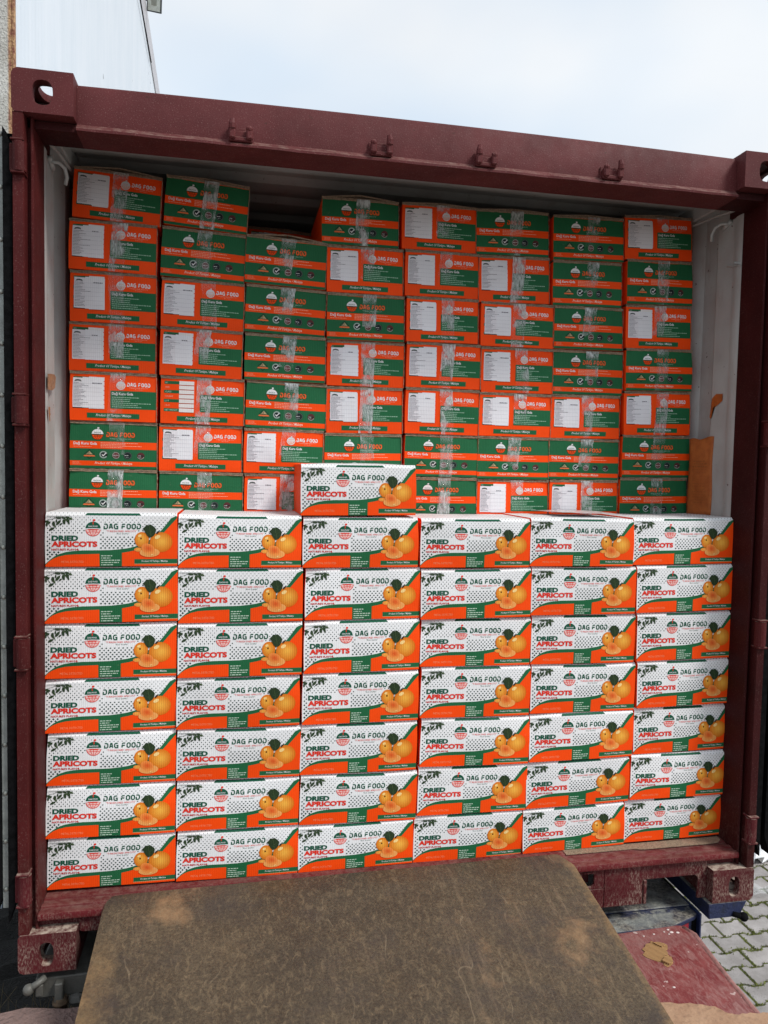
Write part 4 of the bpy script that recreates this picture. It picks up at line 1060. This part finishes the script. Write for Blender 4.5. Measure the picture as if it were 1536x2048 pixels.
o = b.build('cardboard_scrap', sc_m.m, None, label='small torn scrap of corrugated cardboard lying on the red ramp', cat='cardboard'); o.location = (sx0, sy0, -.0498); o.rotation_euler = (radians(2), radians(-2), 0)
b = MB(); b.prism([(-.012, -.040), (.012, -.022), (.028, -.030), (.020, -.052), (.002, -.058)], [], .004, .010, T_xy); b.build('peeled_ply', sc_m.m, o)
b = MB(); b.prism([(.008, .048), (.030, .044), (.042, .030), (.026, .022), (.016, .034)], [], .004, .008, T_xy); b.build('peeled_ply', sc_m.m, o)
# pebbly litter on the deck
for k, (x, y, r_) in enumerate([(.866, -.056, .0055), (.862, -.041, .004), (.886, -.061, .005), (.842, -.050, .003), (.852, -.064, .003), (.800, -.056, .0035), (.760, -.060, .003), (.717, -.307, .004)]):
    b = MB(); b.ball((0, 0, 0), r_, 7, 4, (1.3, 1, .4)); o = b.build('stone_chip', flat('pale_chip', lin(205, 190, 185), .8, bump=0) if k == 0 else bpy.data.materials['pale_chip'], None, label='pale stone chip scattered on the red ramp deck', cat='stone chip', group='stone chips on the ramp deck'); o.location = (x, y, -.049)
# dock slab
b = MB(); R = random.Random(8)
fe = [(-3.2+3.9*i/70, -.040+R.uniform(-.006, .006)+.012*sin(i*.75)) for i in range(71)]
b.prism(fe+[(.83, -.16), (.83, -5.5), (-3.2, -5.5)], [], -1.3, -.085, T_xy)
o = b.build('dock_slab', M['concrete'], None, kind='structure')

# ------------------------------------------------------------------ trailer under the container
tr = empty('container_trailer', (0, .1, -1.3), label='blue and white container trailer carrying the dark red container', cat='trailer')
BM = Mat('dusty_blue_paint', .6); cw = BM.coords('World'); up = BM.rng(BM.sep(BM.geo.outputs['Normal'])[2], .3, .9)
cb = BM.mix(BM.noise(cw, 18, 6, .7, .5, .66), lin(30, 40, 76), lin(20, 25, 40))
yy_ = BM.sep(BM.geo.outputs['Position'])[1]
dirt = BM.math('MULTIPLY', up, BM.math('ADD', .62, BM.math('MULTIPLY', BM.noise(cw, 20, 7, .72, .40, .60), .38)), True)
strip = BM.math('MULTIPLY', BM.math('MULTIPLY', BM.rng(yy_, .066, .074), BM.rng(yy_, .100, .094)), BM.rng(BM.noise(cw, 26, 5, .7, 0, 1), .42, .55))
dirt = BM.math('MULTIPLY', dirt, BM.math('SUBTRACT', 1., BM.math('MULTIPLY', strip, .85)))
dc = BM.mix(BM.noise(cw, 70, 6, .75, .42, .60), lin(74, 70, 66), lin(150, 144, 132))
dc = BM.mix(BM.math('MULTIPLY', BM.noise(cw, 9, 3, .5, .52, .62), .6), dc, lin(160, 164, 158))
BM.color(BM.mix(dirt, cb, dc)); BM.bump(BM.noise(cw, 90, 6, .75, .3, .7), .003, .8)
def tl(b_, name, mat, **k): return loc(b_, name, mat, tr, (0, .1, -1.3), **k)
def dirtcol(): pass
b = MB(); b.prism([(.60, -.054), (.60, -.064), (.098, -.064), (.098, -.0605), (.102, -.058)], [], -.55, 1.034, T_yz); o = tl(b, 'rear_ledge', BM.m)
b = MB(); bo = [(-.55, .0975), (-.55, -.012), (.895, -.006), (.915, -.001), (1.018, .038), (1.034, .050), (1.034, .0975)]; b.prism(bo, [], -.080, -.062, T_xy)
o = tl(b, 'bumper_top', BM.m); bev(o, .005, 3)
b = MB(); b.prism([(-.55, .09), (-.55, .002), (.893, .008), (1.012, .048), (1.012, .09)], [], -.32, -.0805, T_xy); o = tl(b, 'bumper', BM.m)
b = MB(); b.prism([(1.0345, .030), (1.044, .036), (1.044, .16), (1.0345, .16)], [], -.32, -.0565, T_xy); o = tl(b, 'bumper_end', flat('plain_blue_paint', lin(34, 46, 84), .5, 0, .3, 40)); bev(o, .003)
b = MB(); b.box(1.0125, 1.034, .052, .09, -.32, -.0815); tl(b, 'end_gap', M['rubber'])
def dp(t, z): return (.897+(1.008-.897)*t, .0078+(.0468-.0078)*t-.0012, z)
b = MB(); b.poly([dp(.0, -.083), dp(.9, -.083), dp(.9, -.108), dp(.0, -.112)]); b.poly([dp(0, -.150), dp(.9, -.136), dp(.9, -.17), dp(0, -.18)]); b.poly([(.5, .0022, -.083), (.893, .0066, -.083), (.893, .0066, -.1), (.5, .0022, -.1)])
tl(b, 'reflector', flat('red_reflective_film', lin(150, 24, 44), .3, bump=0), fix=False)
b = MB(); b.box(-.5, 1.03, .61, .70, -.34, -.066); tl(b, 'light_block_beam', M['rubber'])  # dark beam added to close off the bright gap behind the ledge
b = MB(); b.box(.60, 1.030, .10, .60, -.105, -.0815); b.box(1.0342, 1.0453, .162, .60, -.30, -.0600); tl(b, 'light_block_plate', M['rubber'])  # dark plate and strip added only to block light below the ledge
# bolster beams that carry the castings
b = MB(); b.prism([(1.0455, -.0015), (1.0455, -.056), (1.168, -.056), (1.196, -.0015)], [], .0, .30, T_xz); o = tl(b, 'bolster_beam', BM.m); bev(o, .003)
b = MB(); b.ball((1.176, -.012, -.052), .016, 10, 7); b.tube([(1.14, .0, -.045), (1.176, -.012, -.052)], .010, 8); tl(b, 'bolster_pin', M['rubber'], smooth=True)
b = MB(); b.prism([(-1.176, -.030), (-1.176, -.088), (-1.150, -.092), (-.55, -.080), (-.55, -.022)], [], .02, .28, T_xz); o = tl(b, 'bolster_beam', M['white_steel'], label='white painted end of the bolster'); bev(o, .004)
b = MB(); b.tube([(-1.145, .010, -.020), (-1.163, -.004, -.028), (-1.180, -.010, -.037)], .0085, 8, rs=[.011, .009, .012]); b.ball((-1.187, -.011, -.040), .0165, 12, 8); tl(b, 'lock_handle', M['white_steel'], smooth=True)
b = MB(); b.box(-1.172, -1.150, -.004, .02, -.072, -.034, b=.004); tl(b, 'lock_bracket', M['white_steel'])
b = MB(); b.box(-1.118, -1.094, -.006, .02, -.095, -.036, b=.003); tl(b, 'lock_bracket', M['white_steel'])
b = MB(); b.tube([(-1.104, .01, -.085), (-1.104, .01, -.135)], .019, 12); b.tube([(-1.104, .01, -.098), (-1.104, .01, -.106)], .023, 12); tl(b, 'twist_lock', flat('rusty_lock', lin(92, 74, 56), .8, 0, .3, 50), smooth=True)
b = MB(); b.ball((-1.060, .02, -.105), .022, 6, 4, (1.2, 1, .9)); tl(b, 'lock_nut', flat('grey_cast_iron', lin(96, 94, 90), .8))
b = MB(); 
for s_ in (-.5, .42): b.box(s_, s_+.08, .02, 8.0, -.34, -.025)
tl(b, 'chassis_rail', BM.m)
wm = MB(); ring = []
for (r_, yy) in ((.30, -.10), (.42, -.13), (.50, -.125), (.515, -.10), (.515, .10), (.50, .125), (.42, .13), (.30, .10)): ring.append((r_, yy))
ns = 28; vs = [(yy, r_*cos(2*pi*i/ns), r_*sin(2*pi*i/ns)) for i in range(ns) for (r_, yy) in ring]; q = len(ring)
wm.mesh(vs, [(i*q+k, i*q+k+1, ((i+1) % ns)*q+k+1, ((i+1) % ns)*q+k) for i in range(ns) for k in range(q-1)]); wmesh = wm.data('wheel', M['tyre'], smooth=True)
for yy in (1.75, 3.05):
    for xx in (-.98, .98):
        w_ = link('wheel', wmesh, tr, loc=(xx, yy-.1, .515)); h = MB(); h.tube([(-.06, 0, 0), (.02, 0, 0)], .29, 20); h.tube([(-.10, 0, 0), (.13, 0, 0)], .09, 12); link('rim', h.data('rim', M['white_steel']), w_)
b = MB(); a0 = [(1.30+.0, .55)]
arc = [(1.02+.27*k/8, -.545+.012*sin(pi*k/8)) for k in range(9)]
for k in range(8):
    (x0, z0), (x1, z1) = arc[k], arc[k+1]
    b.mesh([(x0, .62, z0), (x1, .62, z1), (x1, .70, z1), (x0, .70, z0), (x0, .62, z0-.03), (x1, .62, z1-.03)], [(0, 1, 2, 3), (0, 1, 5, 4)])
tl(b, 'mudguard', flat('dirty_mudguard', lin(84, 80, 70), .7))

# ------------------------------------------------------------------ ground and paving
gm = Mat('paved_yard', .9); cg = gm.coords('World')
bk = gm.N.new('ShaderNodeTexBrick'); bk.inputs['Scale'].default_value = 1.; bk.inputs['Brick Width'].default_value = .2; bk.inputs['Row Height'].default_value = .143; bk.inputs['Mortar Size'].default_value = .007
bk.inputs['Color1'].default_value = lin(150, 146, 142); bk.inputs['Color2'].default_value = lin(138, 135, 130); bk.inputs['Mortar'].default_value = lin(84, 88, 56); gm.L.new(cg, bk.inputs['Vector'])
gm.color(gm.mix(gm.math('MULTIPLY', gm.noise(cg, 2, 5), .5), bk.outputs['Color'], lin(110, 106, 98))); gm.bump(gm.noise(cg, 60, 5), .004)
b = MB(); b.poly([(-400, -400, -1.312), (400, -400, -1.312), (400, 400, -1.312), (-400, 400, -1.312)]); ground = b.build('ground', gm.m, None, kind='structure')
ms = Mat('mossy_joint_earth', .95); cm = ms.coords('World')
ms.color(ms.mix(ms.noise(cm, 30, 6, .7, .42, .6), lin(92, 84, 66), lin(96, 112, 44))); ms.bump(ms.noise(cm, 160, 5, .7, .3, .7), .006, 1.)
b = MB(); b.box(1.15, 6.8, -.6, 8.0, -1.3115, -1.3045); pave = b.build('yard_paving', ms.m, None, kind='structure')
pm = Mat('grey_paver', .85); cp = pm.coords('World')
pc = pm.mix(pm.noise(cp, 9, 5), lin(146, 141, 138), lin(170, 165, 163)); pc = pm.mix(pm.math('MULTIPLY', pm.noise(cp, 130, 5, .75, .58, .66), .75), pc, lin(96, 94, 92))
pm.oi = pm.N.new('ShaderNodeObjectInfo'); k_ = pm.rng(pm.oi.outputs['Random'], 0, 1, .86, 1.04); pc = pm.mix(1., pc, pm.mix(1., k_, k_), 'MULTIPLY'); pm.color(pc); pm.bump(pm.noise(cp, 200, 4), .002, .8)
out_ = [(-.0955, .078), (-.0955, -.078), (-.058, -.078), (-.034, -.056), (.034, -.056), (.058, -.078), (.0955, -.078), (.0955, .078), (.058, .078), (.034, .056), (-.034, .056), (-.058, .078)]
b = MB(); n = len(out_); lowr = [(x*.975, y*.96, -.03) for x, y in out_]; midr = [(x*.975, y*.96, -.004) for x, y in out_]; topr = [(x*.945, y*.915, 0) for x, y in out_]
b.mesh(lowr+midr+topr, [(i, (i+1) % n, (i+1) % n+n, i+n) for i in range(n)]+[(i+n, (i+1) % n+n, (i+1) % n+2*n, i+2*n) for i in range(n)])
tri = geometry.tessellate_polygon([[Vector((x, y, 0)) for x, y, _ in topr]]); b.mesh(topr, tri)
pv = b.data('paver', pm.m)
cloc = Vector((-.60168, -2.2878, 1.50306)); rest = MB(); cnt = 0; R = random.Random(77)
for jr in range(0, 60):
    y = -.5+jr*.139
    for ir in range(0, 28):
        x = 1.25+ir*.2+(.1 if jr % 2 else 0)
        d = Vector((x, y, -1.3))-cloc; zc = d.dot(CF); px = 768+1500.9*d.dot(CR)/zc; py = 1024-1500.9*d.dot(CU)/zc
        if 1385 < px < 1600 and 1560 < py < 2110 and cnt < 298:
            o = link('paver', pv, pave, loc=(x, y, -1.3+R.uniform(-.002, .0015)), rot=(R.uniform(-.008, .008), R.uniform(-.008, .008), R.uniform(-.012, .012))); cnt += 1
        elif x < 5.4 and y < 6.5: rest.mesh([(x+p[0], y+p[1], -1.3+p[2]) for p in topr], tri)
rest.build('outer_pavers', pm.m, pave, kind='stuff')
# moss tufts in the joints
b = MB(); R = random.Random(15)
from mathutils import noise as mnoise
for o in [q for q in pave.children if q.name.startswith('paver')]:
    cx, cy = o.location.x, o.location.y
    for k in range(len(out_)):
        (xa, ya), (xb, yb) = out_[k], out_[(k+1) % len(out_)]
        ln = math.hypot(xb-xa, yb-ya)
        for _ in range(int(ln*330)):
            t = R.random(); x = cx+xa+(xb-xa)*t; y = cy+ya+(yb-ya)*t
            d = mnoise.noise(Vector((x*5, y*5, 0)))+.25
            if R.random() > .35+d: continue
            sp_ = .003+.007*max(0, d); x += R.gauss(0, sp_); y += R.gauss(0, sp_)
            h = R.uniform(.002, .008); an = R.uniform(0, pi); q = R.uniform(.0025, .006)
            c_, s_n = cos(an)*q, sin(an)*q
            b.poly([(x-c_, y-s_n, -1.3025), (x+s_n, y-c_, -1.3025+h*.5), (x+c_, y+s_n, -1.3025), (x+R.uniform(-.002, .002), y+R.uniform(-.002, .002), -1.3005+h)])
b.build('joint_moss', flat('moss', lin(104, 112, 48), .9, 0, .45, 22, 0), None, kind='stuff', fix=False)
# pale crumpled plastic on the paving
plm = Mat('crumpled_white_film', .3, 0, .5); plm.color((.82, .83, .84, 1)); plm.bump(plm.noise(plm.coords('World'), 40, 4), .01, .6)
o = crumple('plastic_bag', 3.02, 3.36, 2.36, 2.68, -1.296, 8, 8, .07, plm.m, 5, .02); tag(o, 'crumpled white plastic bag lying on the paving beside the container', 'plastic bag')
clr = Mat('clear_film', .2, 0, .5); clr.color((.8, .82, .82, 1)); clr.b.inputs['Alpha'].default_value = .35; clr.bump(clr.noise(clr.coords('World'), 60, 4), .01, .8)
o = crumple('clear_film', 2.55, 2.95, 1.95, 2.5, -1.296, 9, 9, .05, clr.m, 8, .03); tag(o, 'clear crumpled plastic film on the paving near the corner casting', 'plastic film')
# dark soil and dry weeds in the gap at the left
b = MB(); R = random.Random(44); nx_, ny_ = 26, 14; g = [[(-3.0+2.6*i/nx_, -.10+2.2*j/ny_, -.42-.55*j/ny_+R.uniform(-.03, .03)) for j in range(ny_+1)] for i in range(nx_+1)]
for i in range(nx_):
    for j in range(ny_): b.poly([g[i][j], g[i+1][j], g[i+1][j+1], g[i][j+1]])
b.build('soil_bank', M['soil'], None, kind='structure')
b = MB()
for _ in range(420):
    x = R.uniform(-1.75, -1.0); y = R.uniform(.0, .22); z = -.40; h = R.uniform(.05, .26); a = R.uniform(0, 2*pi); ln = R.uniform(.02, .14); w_ = .0009
    p0 = Vector((x, y, z)); p1 = p0+Vector((cos(a)*ln*.4, sin(a)*ln*.3, h*.6)); p2 = p0+Vector((cos(a)*ln, sin(a)*ln*.6, h))
    b.tube([p0, p1, p2], w_, 3, caps=False, rs=[w_*1.3, w_, w_*.5])
b.build('dry_weeds', flat('dry_grass', lin(112, 98, 70), .9, 0, .4, 30, 0), None, kind='stuff', fix=False)

# ------------------------------------------------------------------ surroundings
bd = empty('warehouse', (-2.0, 2.6, -1.3), label='tall white warehouse wall of ribbed sandwich panels behind the container', cat='warehouse')
wmt = Mat('white_sandwich_panel', .45); cwp = wmt.coords('World')
wc = wmt.mix(wmt.noise(wmt.coords('World', (1, 1, .3)), 3, 4), lin(214, 222, 230), lin(222, 228, 235)); wc = wmt.mix(wmt.noise(cwp, 5.5, 1, .5, .785, .79), wc, lin(120, 120, 124)); wmt.color(wc)
ang = math.atan2(-.083, 3.3); dv_ = Vector((-.0252, .9997, 0)); nv_ = Vector((.9997, .0252, 0)); p0_ = Vector((-1.985, 2.55, 0))
pan = MB(); t = 0.0; k = 0
HW = 9.42
def wp(t, off, z): q = p0_+dv_*t+nv_*off; return (q.x, q.y, z)
pi_ = 0
while t < 25:
    pan = MB(); t1 = t+1.0-.0015
    rb = 20; pts = []
    for i in range(rb+1): tt = t+(t1-t)*i/rb; pts.append((tt, .0018 if i % 2 else 0.))
    for (ta, oa), (tb, ob) in zip(pts, pts[1:]): pan.poly([wp(ta, oa, -1.3), wp(tb, ob, -1.3), wp(tb, ob, HW), wp(ta, oa, HW)])
    pan.v = [(x+2.0, y-2.6, z+1.3) for x, y, z in pan.v]; pan.build('wall_panel', wmt.m, bd, fix=False); t += 1.0
b = MB(); vs = [wp(0, -.01, -1.3), wp(25, -.01, -1.3), wp(25, -.01, HW), wp(0, -.01, HW), wp(0, -6, -1.3), wp(25, -6, -1.3), wp(25, -6, HW), wp(0, -6, HW)]
b.mesh(vs, [(0, 1, 2, 3), (4, 5, 6, 7), (0, 4, 7, 3), (1, 5, 6, 2), (3, 2, 6, 7)]); b.v = [(x+2.0, y-2.6, z+1.3) for x, y, z in b.v]; b.build('building_core', wmt.m, bd)
b = MB(); b.mesh([wp(-.02, o_, z) for o_, z in ((-.05, HW-.42), (.02, HW-.42), (.02, HW+.04), (-.05, HW+.04))]+[wp(25, o_, z) for o_, z in ((-.05, HW-.42), (.02, HW-.42), (.02, HW+.04), (-.05, HW+.04))], [(0, 1, 2, 3), (4, 5, 6, 7), (0, 1, 5, 4), (1, 2, 6, 5), (2, 3, 7, 6), (3, 0, 4, 7)])
b.v = [(x+2.0, y-2.6, z+1.3) for x, y, z in b.v]; b.build('eave_trim', flat('trim_sheet', lin(190, 188, 192), .5), bd)
b = MB(); b.tube([wp(2+i, .035+.004*(i % 2), HW-.5-.10*abs(sin(i*.8))) for i in range(9)], .010, 6); b.v = [(x+2.0, y-2.6, z+1.3) for x, y, z in b.v]; b.build('eave_cable', M['rubber'], bd)
fc = Vector((-.60168, -2.2878, 1.50306))+Vector((-.1128, 1.078, .6165))*12.9
fl = empty('floodlight', tuple(fc), label='square floodlight on a bracket at the warehouse eave', cat='floodlight'); fl.rotation_euler = (radians(28), radians(8), radians(-6))
b = MB(); b.box(-.125, .125, .0, .05, -.15, .15, b=.008); b.build('lamp_housing', M['paper_black'], fl)
b = MB(); b.box(-.105, .105, -.006, -.001, -.13, .13); b.build('lamp_glass', M['lens'], fl)
b = MB(); b.box(-.045, .045, -.012, -.007, -.05, .05); b.build('led_block', M['lens2'], fl)
b = MB(); b.tube([(-.30, .12, .02), (-.16, .08, .0), (-.10, .055, .0)], .012, 6); b.build('lamp_bracket', M['paper_black'], fl)
# weathered steel gate leaf with a rusty edge, left of the container
gs = Mat('weathered_white_steel', .6); cg2 = gs.coords('World'); gx = gs.sep(gs.geo.outputs['Position'])[0]
g1 = gs.mix(gs.noise(cg2, 9, 5), lin(168, 166, 158), lin(196, 196, 190)); g1 = gs.mix(gs.math('MULTIPLY', gs.noise(cg2, 130, 5, .75, .54, .62), .75), g1, lin(84, 78, 70))
rr = gs.rng(gs.math('ADD', gx, gs.math('MULTIPLY', gs.noise(gs.coords('World', (1, 1, .35)), 30, 6, .7, 0, 1), .009)), -1.333, -1.327); g1 = gs.mix(rr, g1, gs.mix(gs.noise(gs.coords('World', (1, 1, .3)), 80, 6, .7, .4, .6), lin(186, 150, 104), lin(122, 66, 50)))
gs.color(g1); gs.bump(gs.noise(cg2, 120, 5), .002)
gt = empty('steel_gate', (-1.6, .42, .2), label='weathered white steel gate leaf with rusty edge at the far left', cat='gate')
b = MB(); b.box(-2.10, -1.323, .40, .412, .19, 3.9, b=.002); b.v = [(x+1.6, y-.42, z-.2) for x, y, z in b.v]; b.build('gate_sheet', gs.m, gt)
b = MB(); b.box(-1.3225, -1.3135, .398, .414, .19, 3.9, b=.002); b.v = [(x+1.6, y-.42, z-.2) for x, y, z in b.v]; b.build('gate_edge', gs.m, gt)
# white site wall across the yard, far right
b = MB(); b.box(4.9, 9.5, 5.0, 5.25, -1.3, .9, b=.01); b.build('yard_wall', flat('limewashed_wall', lin(214, 216, 216), .8, 0, .05, 4), None, label='white rendered yard wall beyond the paving at the right edge', cat='wall')
